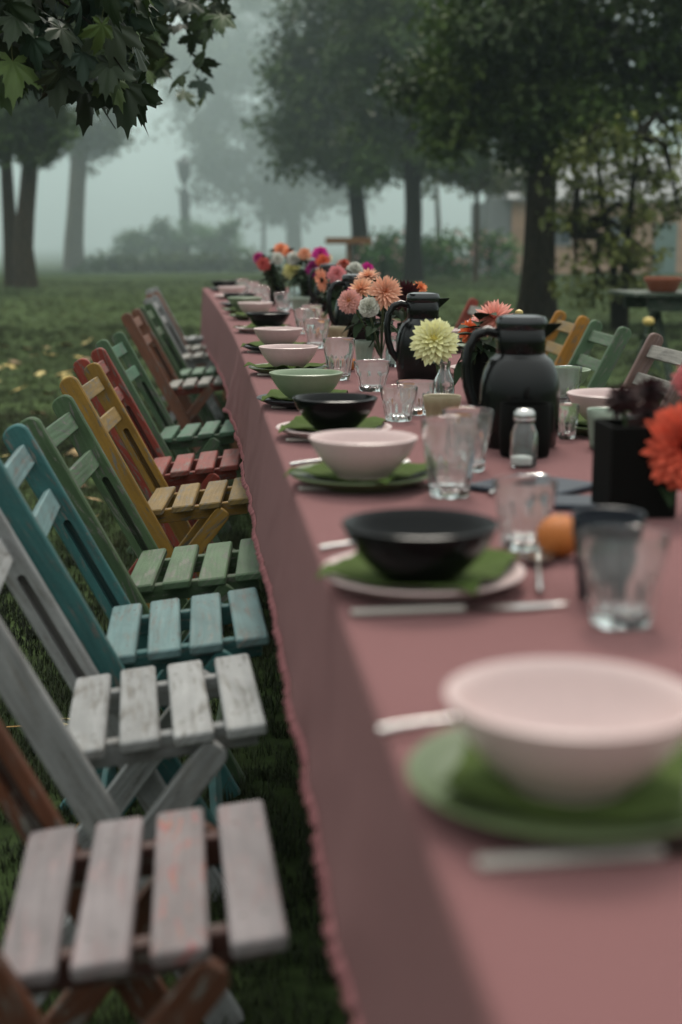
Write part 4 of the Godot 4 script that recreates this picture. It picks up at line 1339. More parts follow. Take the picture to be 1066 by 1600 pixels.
func make_background_things() -> void:
	rng.seed = 2100
	# lamp post in the mist
	var t := thing("lamp_post", "dark iron lamp post with flared lantern head standing behind the bush", "lamp post", Vector3(-0.42, 0, -52.5))
	part("post", lathe([Vector2(0, 0), Vector2(0.2, 0), Vector2(0.18, 0.15), Vector2(0.16, 1.8), Vector2(0.19, 2.5), Vector2(0.13, 2.75), Vector2(0.06, 2.85), Vector2(0.05, 3.0), Vector2(0, 3.0)], 20), M.iron, t)
	part("lantern_head", lathe([Vector2(0, 3.0), Vector2(0.1, 3.0), Vector2(0.19, 3.2), Vector2(0.26, 3.65), Vector2(0.3, 3.68), Vector2(0.12, 3.85), Vector2(0.03, 3.95), Vector2(0, 3.95)], 8), M.iron, t)
	# plank shelf on a post
	t = thing("plank_shelf", "weathered wooden plank shelf on a post, level with the far bouquets", "shelf", Vector3(2.72, 0, -26))
	var o := part("shelf_board", board(Vector3(0.3, 0.115, 0.82), 0.9), M.bare_wood, t)
	o.position = Vector3(0, 1.04, 0); o.rotation.y = PI / 2
	o = part("post", board(Vector3(0.08, 0.08, 1.05), 0.7), M.bare_wood, t)
	o.position = Vector3(0, 0.48, 0); o.rotation.x = PI / 2
	# green garden table with a terracotta bowl
	t = thing("garden_table", "dark green wooden garden table holding a terracotta bowl at the right edge", "table", Vector3(3.82, 0, -10.2))
	for k in 5:
		o = part("plank", board(Vector3(0.14, 0.025, 1.5), rf(0.85, 1.1)), M.green_timber, t)
		o.position = Vector3(0, 0.7, -0.3 + k * 0.15); o.rotation.y = PI / 2
	for s in [-1.0, 1.0]:
		o = part("apron", board(Vector3(0.1, 0.025, 1.3), 0.9), M.green_timber, t)
		o.position = Vector3(0, 0.632, s * 0.28); o.rotation = Vector3(0, PI / 2, PI / 2)
	for sx in [-1.0, 1.0]:
		for s in [-1.0, 1.0]:
			var m := MB.new()
			plate(m, beam(Vector3(sx * 0.5, 0, s * 0.42), Vector3(sx * 0.5, 0.685, -s * 0.12), Vector3(1, 0, 0), 0.07, 0.035), 0.86, 0.07, 0.035, 0.003, 0.003, 0.003, 1, 0.9)
			o = part("leg", m.mesh(), M.green_timber, t)
			o.position = Vector3(s * 0.02, 0, 0)
	o = part("terracotta_bowl", lathe([Vector2(0, 0), Vector2(0.085, 0), Vector2(0.1, 0.01), Vector2(0.125, 0.075), Vector2(0.135, 0.078), Vector2(0.137, 0.105), Vector2(0.128, 0.108), Vector2(0.118, 0.08), Vector2(0.09, 0.02), Vector2(0, 0.015)], 36), M.terracotta, self)
	tag(o, "shallow terracotta bowl standing on the dark green garden table", "bowl")
	o.position = Vector3(3.32, 0.714, -10.05)
	# low plant with one pale bloom
	t = thing("flowering_plant", "low leafy plant with one pale yellow bloom below the garden table", "plant", Vector3(2.92, 0, -9.1))
	part("stem", tube_mesh([Vector3.ZERO, Vector3(0.02, 0.3, 0), Vector3(0, 0.54, 0)], [0.006, 0.005, 0.004], 6), M.stem, t)
	o = part("bloom", lathe([Vector2(0, -0.03), Vector2(0.025, -0.02), Vector2(0.038, 0.0), Vector2(0.03, 0.022), Vector2(0, 0.03)], 20), mat(rgb8(196, 170, 96), 0.7), t)
	o.position = Vector3(0, 0.56, 0)
	for k in 26:
		o = part("leaf", leaf_blade(rf(0.08, 0.15), rf(0.02, 0.035), rf(0.2, 0.8), 0.3, Color.WHITE).mesh(false), M.flower_leaf, t)
		o.position = Vector3(rf(-0.03, 0.03), rf(0.08, 0.46), rf(-0.03, 0.03)); o.rotation = Vector3(rf(-0.6, 0.2), rf(0, TAU), 0)
	# the house behind the trees
	t = thing("house", "peach timber boarded house with grey annex and teal door, hidden by the trees", "house", Vector3(12.2, 0, -44.2))
	t.scale = Vector3.ONE * 0.735
	for k in 17:
		o = part("wall_board", board(Vector3(0.185, 0.03, 7.7), rf(0.9, 1.05), 0.003, 0.012), M.peach_wall, t)
		o.position = Vector3(0, 0.12 + k * 0.182, 2.0); o.rotation = Vector3(0.08, 0, 0)
		o.basis = Basis(Vector3(0, 0, 1), PI / 2) * Basis(Vector3.RIGHT, 0.0) 
		o.basis = Basis(Vector3(0, 1, 0), Vector3(0, 0, 1), Vector3(1, 0, 0)).rotated(Vector3.RIGHT, -0.08)
	for k in 6:
		o = part("annex_board", board(Vector3(0.19, 0.03, 3.05), rf(0.9, 1.05), 0.003, 0.012), M.grey_wall, t)
		o.basis = Basis(Vector3(1, 0, 0), Vector3(0, 0, 1), Vector3(0, -1, 0))
		o.position = Vector3(-4.72 + k * 0.192, 1.52, 1.9)
	part("inner_wall", _box(Vector3(7.6, 3.1, 3.8)), M.grey_wall, t).position = Vector3(0, 1.55, 0.0)
	part("annex_wall", _box(Vector3(1.1, 2.9, 3.4)), M.grey_wall, t).position = Vector3(-4.3, 1.45, 0.15)
	var rm := MB.new()
	var z2 := Vector2.ZERO
	for s in [1.0, -1.0]:
		rm.quad(Vector3(-4.1, 3.05, s * 2.4), Vector3(4.1, 3.05, s * 2.4), Vector3(4.1, 4.9, 0), Vector3(-4.1, 4.9, 0), z2, z2, z2, z2)
		rm.quad(Vector3(-4.1, 2.95, s * 2.4), Vector3(4.1, 2.95, s * 2.4), Vector3(4.1, 3.05, s * 2.4), Vector3(-4.1, 3.05, s * 2.4), z2, z2, z2, z2)
		rm.quad(Vector3(-4.1, 2.95, s * 2.4), Vector3(4.1, 2.95, s * 2.4), Vector3(4.1, 4.78, 0), Vector3(-4.1, 4.78, 0), z2, z2, z2, z2)
		rm.tri(Vector3(s * 3.85, 3.1, 2.0), Vector3(s * 3.85, 3.1, -2.0), Vector3(s * 3.85, 4.75, 0), z2, z2, z2)
	part("roof", rm.mesh(false), M.roof, t)
	o = part("door", board(Vector3(0.95, 0.06, 2.05), 0.95), M.teal, t)
	o.basis = Basis(Vector3(1, 0, 0), Vector3(0, 0, 1), Vector3(0, -1, 0))
	o.position = Vector3(2.6, 1.05, 2.09)
	for x in [-1.9, 0.6]:
		var w := part("window", board(Vector3(1.1, 0.07, 1.15), 0.9), M.grey_wall, t)
		w.basis = Basis(Vector3(1, 0, 0), Vector3(0, 0, 1), Vector3(0, -1, 0))
		w.position = Vector3(x, 1.75, 2.07)
		for q in [-0.26, 0.26]:
			o = part("pane", board(Vector3(0.44, 0.02, 0.98), 0.9), M.slate, w)
			o.position = Vector3(q, 0.037, 0)

func _box(s: Vector3) -> BoxMesh:
	var b := BoxMesh.new()
	b.size = s
	return b

func make_chairs() -> void:
	rng.seed = 3000
	chair("weathered pinkish white chair nearest the camera, red brown frame and rust stained slats", Vector2(-0.069, -1.439), 0.007, M.rust, M.pinkwhite, M.pinkwhite, {"rail_mat": M.red_brown, "odd_slat": [2, M.pink_stained]})
	chair("chalky white chair with scuffed slats in front of the blue chair", Vector2(-0.063, -2.048), 0.03, M.white, M.white, M.white)
	chair("turquoise blue chair with nail studded slats, the only blue one", Vector2(-0.035, -2.488), 0.009, M.blue, M.blue_worn, M.blue_worn)
	chair("sage green chair between the blue chair and the yellow chair", Vector2(-0.01, -2.964), -0.071, M.green_dark, M.green_worn, M.green_mid)
	chair("mustard yellow chair on the left side of the table", Vector2(-0.005, -3.789), -0.075, M.yellow, M.yellow_worn, M.yellow_worn)
	chair("worn red chair just behind the mustard yellow chair", Vector2(-0.021, -4.342), -0.055, M.red, M.red_worn, M.red_worn)
	chair("pale mint green chair just behind the worn red chair", Vector2(-0.006, -5.1), -0.083, M.green_mid, M.mint_worn, M.mint_worn)
	chair("brown posted chair with red seat frame and grey slats behind the mint green chair", Vector2(-0.011, -6.85), -0.07, M.brown, M.grey, M.brown, {"rail_mat": M.red})
	chair("dark green chair between the brown posted chair and the far white chairs", Vector2(0.03, -7.45), -0.07, M.green_dark, M.green_light, M.green_dark)
	chair("flaking white chair just behind the far dark green chair", Vector2(0.03, -8.5), -0.07, M.white, M.grey, M.white)
	chair("plain brown chair second from the far end of the left row", Vector2(0.02, -9.1), -0.07, M.brown, M.grey, M.brown)
	chair("greyish white chair at the far end of the left row", Vector2(-0.01, -9.95), -0.07, M.white, M.white, M.white)
	var R := PI
	chair("reddish chair with grey worn rails on the right side, nearest of that row", Vector2(1.128, -4.198), R, M.mauve, M.grey, M.grey, {"top": 0.80})
	chair("soft green chair on the right side beside the orange chair", Vector2(1.132, -4.936), R - 0.035, M.green_mid, M.green_mid, M.green_mid, {"top": 0.80})
	chair("bright orange yellow chair on the right side of the table", Vector2(1.173, -5.609), R - 0.027, M.orange, M.orange, M.yellow_worn, {"top": 0.80})
	chair("red chair with pale rails, farthest one visible on the right side", Vector2(1.054, -6.85), R, M.red, M.grey, M.grey, {"top": 0.80})

func make_settings() -> void:
	rng.seed = 4000
	var L := [
		[0.229, -0.838, 0.159, "pink_clay", "olive_plate", 0.35, "pale pink bowl nearest the camera, on a green napkin", "sage green plate under the nearest pink bowl", "green napkin spread over the nearest sage plate", Vector2(0.004, -0.012)],
		[0.218, -1.391, 0.157, "black_clay", "pink_clay", 0.5, "black glazed bowl second from the camera, beside the orange", "pink plate under the nearest black bowl", "green napkin with pointed corners under the nearest black bowl", Vector2(0.008, -0.03)],
		[0.233, -2.021, 0.158, "pink_clay", "olive_plate", 0.6, "pink bowl third from the camera, before the tall fluted tumbler", "sage plate under the third bowl from the camera", "green napkin under the third bowl, one corner curling over the cloth", Vector2(0, -0.02)],
		[0.241, -2.536, 0.152, "black_clay", "pink_clay", 0.3, "black bowl between the third pink bowl and the sage green bowl", "pink plate under the second black bowl", "green napkin under the second black bowl from the camera", Vector2(0, -0.02)],
		[0.226, -3.025, 0.158, "sage_clay", "dark_plate", 0.2, "sage green bowl nearest the camera on a dark plate", "dark plate under the nearest sage green bowl", "crumpled green napkin hanging off the dark plate under the sage bowl", Vector2(0, -0.02)],
		[0.234, -3.758, 0.158, "pink_clay", "olive_plate", 0.75, "sharp pink bowl just behind the nearest sage green bowl", "sage plate under the pink bowl behind the sage bowl", "green napkin on the sage plate behind the sage bowl", Vector2(0, -0.03)],
		[0.249, -4.517, 0.156, "pink_clay", "dark_plate", 0.4, "fifth pink toned bowl in line, on a dark plate before the far black bowl", "dark plate under the pink bowl before the far black bowl", "green napkin on the second dark plate", Vector2(-0.01, -0.03)],
		[0.263, -5.458, 0.168, "black_clay", "pink_clay", 0.6, "black bowl between two pink bowls in the middle of the row", "pink plate under the middle black bowl", "green napkin on the pink plate of the middle black bowl", Vector2(-0.02, -0.02)],
		[0.249, -6.336, 0.156, "pink_clay", "olive_plate", 0.2, "small looking pink bowl just behind the middle black bowl", "sage plate under the pink bowl behind the middle black bowl", "green napkin under the pink bowl behind the middle black bowl", Vector2(-0.01, -0.02)],
		[0.222, -6.89, 0.168, "sage_clay", "olive_plate", 0.5, "far sage green bowl in the second half of the table", "sage plate under the far sage green bowl", "green napkin under the far sage green bowl", Vector2.ZERO],
		[0.214, -7.546, 0.17, "black_clay", "dark_plate", 0.1, "far black bowl behind the far sage green bowl", "dark plate under the far black bowl", "", Vector2.ZERO],
		[0.198, -8.562, 0.168, "pink_clay", "pink_clay", 0.1, "farthest pink bowl near the end of the table", "pink plate under the farthest pink bowl", "", Vector2.ZERO],
		[0.174, -9.74, 0.18, "black_clay", "dark_plate", 0.1, "last bowl of the row, black, at the far end of the table", "dark plate at the far end of the table", "", Vector2.ZERO],
		[0.756, -2.561, 0.162, "pink_clay", "olive_plate", 0.5, "pink bowl on the right side behind the red dahlia", "sage plate under the right side pink bowl", "green napkin under the right side pink bowl", Vector2.ZERO],
		[0.771, -3.05, 0.157, "sage_clay", "dark_plate", 0.3, "sage green bowl on the right side behind the big thermos", "dark plate under the right side sage bowl", "green napkin under the right side sage bowl", Vector2.ZERO],
		[0.765, -3.72, 0.157, "black_clay", "pink_clay", 0.3, "black bowl on the right side in front of the soft green chair", "pink plate on the right side by the soft green chair", "", Vector2.ZERO],
		[0.76, -4.5, 0.157, "pink_clay", "olive_plate", 0.3, "pink bowl on the right side in front of the orange chair", "sage plate on the right side by the orange chair", "", Vector2.ZERO],
	]
	for e in L:
		place_setting("", e[0], e[1], e[2], e[3], e[4], e[5], e[6], e[7], e[8], e[9], 0.146 if e[1] > -1.0 else 0.168)
	# knives on the near side of each plate, handle to the table edge
	var K := [[0.153, -0.752, "knife with a pale handle in front of the nearest pink bowl", 0.06], [0.14, -1.312, "knife lying in front of the nearest black bowl", 0.05], [0.138, -2.0, "knife with a white handle in front of the third bowl", 0.05], [0.15, -2.50, "knife between the third and fourth bowls", 0.05], [0.15, -3.0, "knife just before the nearest sage green bowl", 0.05], [0.15, -3.73, "knife behind the nearest sage green bowl", 0.05], [0.15, -4.5, "knife before the fifth pink bowl", 0.05], [0.15, -5.5, "knife before the middle black bowl", 0.05]]
	for e in K:
		knife(e[2], Vector3(e[0], 0.7432, e[1] + 0.0), e[3], M.handle_white)
	fork_or_spoon("fork", "steel fork between the nearest pink bowl and the nearest black bowl", Vector3(0.125, 0.7432, -0.98), 0.04)
	fork_or_spoon("fork", "steel fork behind the nearest black bowl's plate", Vector3(0.135, 0.7432, -1.60), 0.04)
	fork_or_spoon("fork", "steel fork behind the third bowl's plate", Vector3(0.14, 0.7432, -2.22), 0.04)
	fork_or_spoon("fork", "steel fork beside the dark plate of the sage bowl", Vector3(0.15, 0.7432, -3.2), 0.04)
	fork_or_spoon("spoon", "steel spoon leaning at the right of the nearest black bowl", Vector3(0.338, 0.7432, -1.37), 1.35)
	fork_or_spoon("spoon", "steel spoon right of the third bowl by the fluted tumbler", Vector3(0.40, 0.7432, -1.93), 0.9)

func make_glasses() -> void:
	rng.seed = 5000
	tumbler("big blurred tumbler in front of the dark cup, nearest glass of all", 0.39, -1.262, 0.087, 0.083)
	tumbler("short tumbler just left of the orange fruit behind the black bowl", 0.374, -1.60, 0.080, 0.074)
	tumbler("tall fluted tumbler beside the third bowl", 0.347, -1.944, 0.108, 0.083)
	tumbler("tumbler standing right behind the tall fluted tumbler", 0.412, -2.161, 0.095, 0.08)
	tumbler("left one of two tumblers behind the second black bowl", 0.391, -2.78, 0.068, 0.075)
	tumbler("right one of two tumblers, in front of a small orange fruit", 0.440, -2.88, 0.068, 0.08)
	tumbler("wide tumbler beside the nearest sage green bowl", 0.405, -3.34, 0.07, 0.088)
	tumbler("tall tumbler right of the sharp pink bowl", 0.354, -3.616, 0.105, 0.082)
	tumbler("tumbler right of the fifth pink bowl in front of a beige cup", 0.384, -4.681, 0.094, 0.088)
	tumbler("tumbler beside the middle black bowl", 0.40, -5.409, 0.092, 0.088)
	tumbler("tumbler close behind the middle black bowl's tumbler", 0.452, -5.75, 0.09, 0.086)
	tumbler("far tumbler in front of the yellow and white dahlias", 0.415, -7.1, 0.09, 0.09)
	tumbler("far tumbler left of the celadon cup by the far bouquet", 0.385, -7.9, 0.085, 0.09)
	tumbler("far tumbler before the magenta bouquet's black vase", 0.36, -8.3, 0.085, 0.09)
	tumbler("far tumbler nearly at the end of the table", 0.34, -9.0, 0.085, 0.09)
	tumbler("farthest tumbler beside the last black bowl", 0.29, -9.6, 0.085, 0.09)
	tumbler("small clear shot tumbler right of the big thermos", 0.657, -2.495, 0.062, 0.044)
	tumbler("tumbler between the big thermos and the right side sage bowl", 0.765, -2.93, 0.09, 0.07)
	tumbler("tumbler half hidden behind the burgundy flowers at right", 0.70, -2.2, 0.085, 0.08)
	mug("beige scalloped cup behind the right one of two tumblers", 0.456, -2.654, 0.063, 0.073, M.beige_clay)
	mug("celadon scalloped cup left of the glass vase of dahlias", 0.47, -4.06, 0.068, 0.056, M.celadon)
	mug("beige cup behind the fluted glass by the fifth pink bowl", 0.47, -4.85, 0.058, 0.074, M.beige_clay)
	mug("small beige cup left of the third thermos", 0.49, -5.9, 0.05, 0.08, M.beige_clay)
	mug("celadon cup under the far yellow dahlia", 0.51, -7.2, 0.062, 0.095, M.celadon)
	mug("celadon cup in front of the right side pink bowl", 0.688, -2.373, 0.068, 0.056, M.celadon)
	mug("dark slate blue cup behind the nearest tumbler", 0.405, -1.365, 0.086, 0.073, M.dark_cup)
	# oranges
	fruit("orange fruit beside the dark cup, the largest one in view", Vector3(0.402, 0.7432, -1.545), 0.0265)
	fruit("small orange fruit behind the tall fluted tumbler", Vector3(0.447, 0.7432, -2.40), 0.02)
	fruit("small orange fruit behind the pair of tumblers by the beige cup", Vector3(0.44, 0.7432, -3.02), 0.019)
	fruit("small orange fruit behind the tumbler by the sharp pink bowl", Vector3(0.405, 0.7432, -3.85), 0.02)
	fruit("small orange fruit beside the far beige cup", Vector3(0.43, 0.7432, -4.95), 0.022)
	fruit("small orange fruit near the middle black bowl's tumbler", Vector3(0.455, 0.7432, -5.6), 0.022)

func make_table_things() -> void:
	rng.seed = 6000
	thermos("big black thermos jug behind the salt shaker", Vector3(0.552, 0.7432, -2.42), -0.12, 1.03)
	black_vase("plain black cup standing close before the big thermos", 0.536, -2.305, 0.088, 0.086)
	thermos("black thermos jug with beaked lid behind the yellow dahlia", Vector3(0.566, 0.7432, -3.6), -0.05)
	thermos("black thermos jug with arched handle behind the pale pink pompon dahlia", Vector3(0.544, 0.7432, -5.0), 0.25, 1.05)
	thermos("farthest black thermos jug, in front of the magenta dahlias", Vector3(0.635, 0.7432, -7.0), 0.1, 1.05)
	# salt shaker
	var t := thing("salt_shaker", "square glass salt shaker with metal cap in front of the big thermos", "salt shaker", Vector3(0.508, 0.7432, -2.19), 0.35)
	part("bottle", lathe([Vector2(0, 0.001), Vector2(0.019, 0), Vector2(0.022, 0.003), Vector2(0.022, 0.052), Vector2(0.0165, 0.066), Vector2(0.0155, 0.069), Vector2(0.0155, 0.073), Vector2(0.013, 0.073), Vector2(0.013, 0.068), Vector2(0.019, 0.052), Vector2(0.019, 0.0045), Vector2(0, 0.004)], 8), M.glass, t)
	part("salt", lathe([Vector2(0, 0.0047), Vector2(0.0183, 0.0052), Vector2(0.0183, 0.015), Vector2(0.012, 0.0168), Vector2(0, 0.0175)], 8), M.salt, t)
	part("cap", lathe([Vector2(0, 0.0735), Vector2(0.0172, 0.0735), Vector2(0.0176, 0.076), Vector2(0.0168, 0.077), Vector2(0.0174, 0.0785), Vector2(0.0165, 0.087), Vector2(0.012, 0.0915), Vector2(0, 0.093)], 24), M.steel, t)
	var hm := MB.new()
	for k in 7:
		var a := TAU * k / 6.0
		var r := 0.0 if k == 6 else 0.006
		for j in 6:
			var q0 := TAU * j / 6.0
			var q1 := TAU * (j + 1) / 6.0
			var c := Vector3(cos(a) * r, 0.0929 - (0.0 if k == 6 else 0.0006), sin(a) * r)
			hm.tri(c + Vector3(0, 0.0004, 0), c + Vector3(cos(q1), 0, sin(q1)) * 0.0009, c + Vector3(cos(q0), 0, sin(q0)) * 0.0009, Vector2.ZERO, Vector2.ZERO, Vector2.ZERO)
	part("holes", hm.mesh(false), M.black_matte, t)
	# dark slates lying on the cloth
	var o := part("slate_board", board(Vector3(0.14, 0.008, 0.14), 1.0, 0.006), M.slate, self)
	tag(o, "dark slate board lying flat in front of the salt shaker", "board")
	o.position = Vector3(0.475, 0.7475, -1.985); o.rotation.y = 0.75
	o = part("slate_board", board(Vector3(0.075, 0.007, 0.13), 1.0, 0.006), M.slate, self)
	tag(o, "smaller bluish slate board beside the square black vase", "board")
	o.position = Vector3(0.515, 0.747, -1.855); o.rotation.y = 1.35
	var T := 0.7432
	# bouquet 1: square black vase at the right edge
	black_vase("square black vase at the right edge holding the red dahlia", 0.566, -1.80, 0.12, 0.088, true)
	var f := Vector3(0.566, T + 0.02, -1.80)
	dahlia("dahlia", "large orange red dahlia at the right edge, nearest flower", Vector3(0.613, 0.838, -1.74), Vector3(-0.38, 0.15, 0.9), 0.134, "broad", [lin(186, 48, 34), lin(226, 104, 80), lin(110, 28, 20)], 130, f + Vector3(0.01, 0, 0), true)
	dahlia("dahlia", "coral pink dahlia just above the orange red one at the edge", Vector3(0.664, 0.912, -1.85), Vector3(0.1, 0.6, 0.7), 0.075, "broad", [lin(170, 70, 76), lin(196, 108, 108), lin(140, 50, 54)], 80, f + Vector3(0.015, 0, -0.01))
	for e in [[0.552, 0.893, -1.82, 0.062, "uppermost dark burgundy dahlia over the square black vase"], [0.582, 0.872, -1.80, 0.066, "dark burgundy dahlia left of the orange red dahlia"], [0.600, 0.900, -1.85, 0.06, "dark burgundy dahlia behind the orange red dahlia"]]:
		dahlia("dahlia", e[4], Vector3(e[0], e[1], e[2]), Vector3(-0.3, 0.8, 0.4), e[3], "broad", [lin(30, 10, 14), lin(44, 16, 20), lin(16, 8, 8)], 60, f)
	# bouquet 2: clear bottle with the yellow dahlia, black vase with coral ones
	glass_vase("clear bottle holding the big yellow dahlia", 0.515, -2.975, bottle_profile(0.10, 0.022, 0.012))
	dahlia("dahlia", "big lemon yellow dahlia left of the big thermos", Vector3(0.488, 0.892, -2.95), Vector3(-0.12, 0.42, 0.85), 0.116, "broad", [lin(228, 218, 132), lin(240, 236, 184), lin(214, 194, 100)], 110, Vector3(0.515, T + 0.012, -2.975), true)
	black_vase("round black vase behind the big thermos", 0.625, -3.10, 0.11, 0.075)
	f = Vector3(0.625, T + 0.03, -3.10)
	dahlia("dahlia", "coral pink spiky dahlia above the lid of the big thermos", Vector3(0.632, 0.930, -3.03), Vector3(-0.2, 0.75, 0.55), 0.098, "cactus", [lin(228, 132, 108), lin(246, 174, 160), lin(214, 120, 70)], 80, f, true)
	dahlia("dahlia", "small orange red dahlia tucked beside the yellow dahlia", Vector3(0.588, 0.900, -3.08), Vector3(-0.5, 0.4, 0.6), 0.068, "broad", [lin(214, 80, 40), lin(238, 120, 74), lin(170, 60, 30)], 60, f)
	dahlia("dahlia", "pale pink dahlia between the yellow and the coral dahlia", Vector3(0.606, 0.912, -3.12), Vector3(-0.1, 0.6, 0.5), 0.05, "broad", [lin(226, 150, 150), lin(240, 190, 186)], 50, f)
	bud("closed greenish dahlia bud above the big thermos", Vector3(0.690, 0.935, -3.05), f + Vector3(0.01, 0, 0))
	# bouquet 3: glass vase with the salmon dahlias
	glass_vase("flared clear glass vase with green stems behind the celadon cup", 0.525, -4.10, [Vector2(0, 0.002), Vector2(0.024, 0), Vector2(0.027, 0.004), Vector2(0.024, 0.03), Vector2(0.026, 0.07), Vector2(0.034, 0.118), Vector2(0.035, 0.121), Vector2(0.032, 0.121), Vector2(0.023, 0.07), Vector2(0.021, 0.03), Vector2(0.023, 0.01), Vector2(0, 0.008)])
	glass_vase("small squat clear jar in front of the flared glass vase", 0.548, -3.98, bottle_profile(0.085, 0.027, 0.016))
	f = Vector3(0.525, T + 0.012, -4.10)
	dahlia("dahlia", "pale pink rounded dahlia at the left of the salmon bouquet", Vector3(0.414, 0.928, -3.95), Vector3(-0.35, 0.25, 0.8), 0.08, "broad", [lin(212, 144, 110), lin(236, 176, 170), lin(200, 128, 80)], 100, f, true)
	dahlia("dahlia", "salmon spiky dahlia, the largest star shaped one in the bouquet", Vector3(0.502, 0.955, -3.85), Vector3(0.05, 0.25, 0.9), 0.098, "cactus", [lin(222, 134, 92), lin(242, 186, 160), lin(204, 108, 54)], 80, f, true)
	dahlia("dahlia", "peach spiky dahlia behind and left of the large star shaped one", Vector3(0.452, 0.958, -4.0), Vector3(-0.5, 0.7, 0.4), 0.086, "cactus", [lin(226, 148, 104), lin(242, 188, 156), lin(200, 116, 64)], 70, f, true)
	dahlia("dahlia", "peach spiky dahlia peeking above the salmon one", Vector3(0.480, 0.990, -4.06), Vector3(-0.2, 0.9, 0.2), 0.08, "cactus", [lin(226, 148, 110), lin(242, 190, 162), lin(200, 116, 64)], 60, f)
	dahlia("dahlia", "white rounded dahlia below the salmon star shaped one", Vector3(0.457, 0.915, -3.84), Vector3(-0.1, 0.3, 0.9), 0.066, "pompon", [lin(216, 214, 196), lin(238, 236, 226)], 90, f, true)
	dahlia("dahlia", "small magenta dahlia half hidden at the back of the salmon bouquet", Vector3(0.435, 0.955, -4.08), Vector3(-0.5, 0.7, 0.0), 0.05, "broad", [lin(160, 30, 92), lin(196, 60, 130)], 40, f)
	black_vase("round black vase right of the flared glass vase", 0.612, -4.16, 0.11, 0.07)
	f = Vector3(0.612, T + 0.03, -4.16)
	dahlia("dahlia", "dark burgundy spiky dahlia right of the salmon bouquet", Vector3(0.585, 0.938, -4.02), Vector3(0.1, 0.4, 0.8), 0.1, "cactus", [lin(40, 14, 18), lin(58, 22, 26), lin(24, 10, 10)], 70, f)
	dahlia("dahlia", "small orange dahlia above the beaked thermos lid", Vector3(0.637, 0.960, -4.1), Vector3(0.3, 0.6, 0.5), 0.058, "broad", [lin(220, 110, 60), lin(240, 150, 104)], 50, f)
	dahlia("dahlia", "small pale yellow dahlia under the small orange one", Vector3(0.614, 0.930, -4.02), Vector3(0.2, 0.3, 0.8), 0.05, "broad", [lin(224, 206, 120), lin(238, 226, 160)], 50, f)
	# bouquet 4
	black_vase("round black vase of the bouquet behind the third thermos", 0.555, -5.42, 0.12, 0.08)
	f = Vector3(0.555, T + 0.03, -5.42)
	dahlia("dahlia", "coral daisy shaped dahlia turned to the left, by the arched handle", Vector3(0.452, 0.945, -5.3), Vector3(0.75, 0.15, 0.55), 0.092, "daisy", [lin(226, 128, 96), lin(240, 164, 132), lin(60, 40, 24)], 26, f, true)
	dahlia("dahlia", "rose pink rounded dahlia above the third thermos", Vector3(0.512, 0.967, -5.3), Vector3(0, 0.4, 0.8), 0.088, "broad", [lin(206, 112, 108), lin(228, 148, 152)], 90, f)
	dahlia("dahlia", "white dahlia beside the lone magenta dahlia", Vector3(0.600, 0.977, -5.5), Vector3(0, 0.6, 0.7), 0.074, "pompon", [lin(220, 218, 204), lin(240, 238, 230)], 80, f)
	dahlia("dahlia", "lone magenta dahlia right of the white one", Vector3(0.662, 0.982, -5.6), Vector3(0.3, 0.5, 0.7), 0.068, "broad", [lin(170, 22, 106), lin(206, 50, 142)], 60, f)
	dahlia("dahlia", "rust brown dahlia behind the rose pink rounded one", Vector3(0.577, 1.000, -5.7), Vector3(0.1, 0.7, 0.3), 0.072, "broad", [lin(150, 60, 46), lin(186, 92, 74)], 60, f)
	# bouquet 5, far end
	black_vase("black vase of the far left bouquet", 0.425, -7.75, 0.12, 0.085)
	black_vase("black vase of the far right bouquet with magenta flowers", 0.575, -7.42, 0.13, 0.09)
	glass_vase("tall clear glass with a yellow stem by the celadon cup", 0.500, -7.45, [Vector2(0, 0.002), Vector2(0.028, 0), Vector2(0.03, 0.004), Vector2(0.034, 0.12), Vector2(0.032, 0.12), Vector2(0.027, 0.01), Vector2(0, 0.008)])
	var fa := Vector3(0.425, T + 0.03, -7.75)
	var fb := Vector3(0.575, T + 0.03, -7.42)
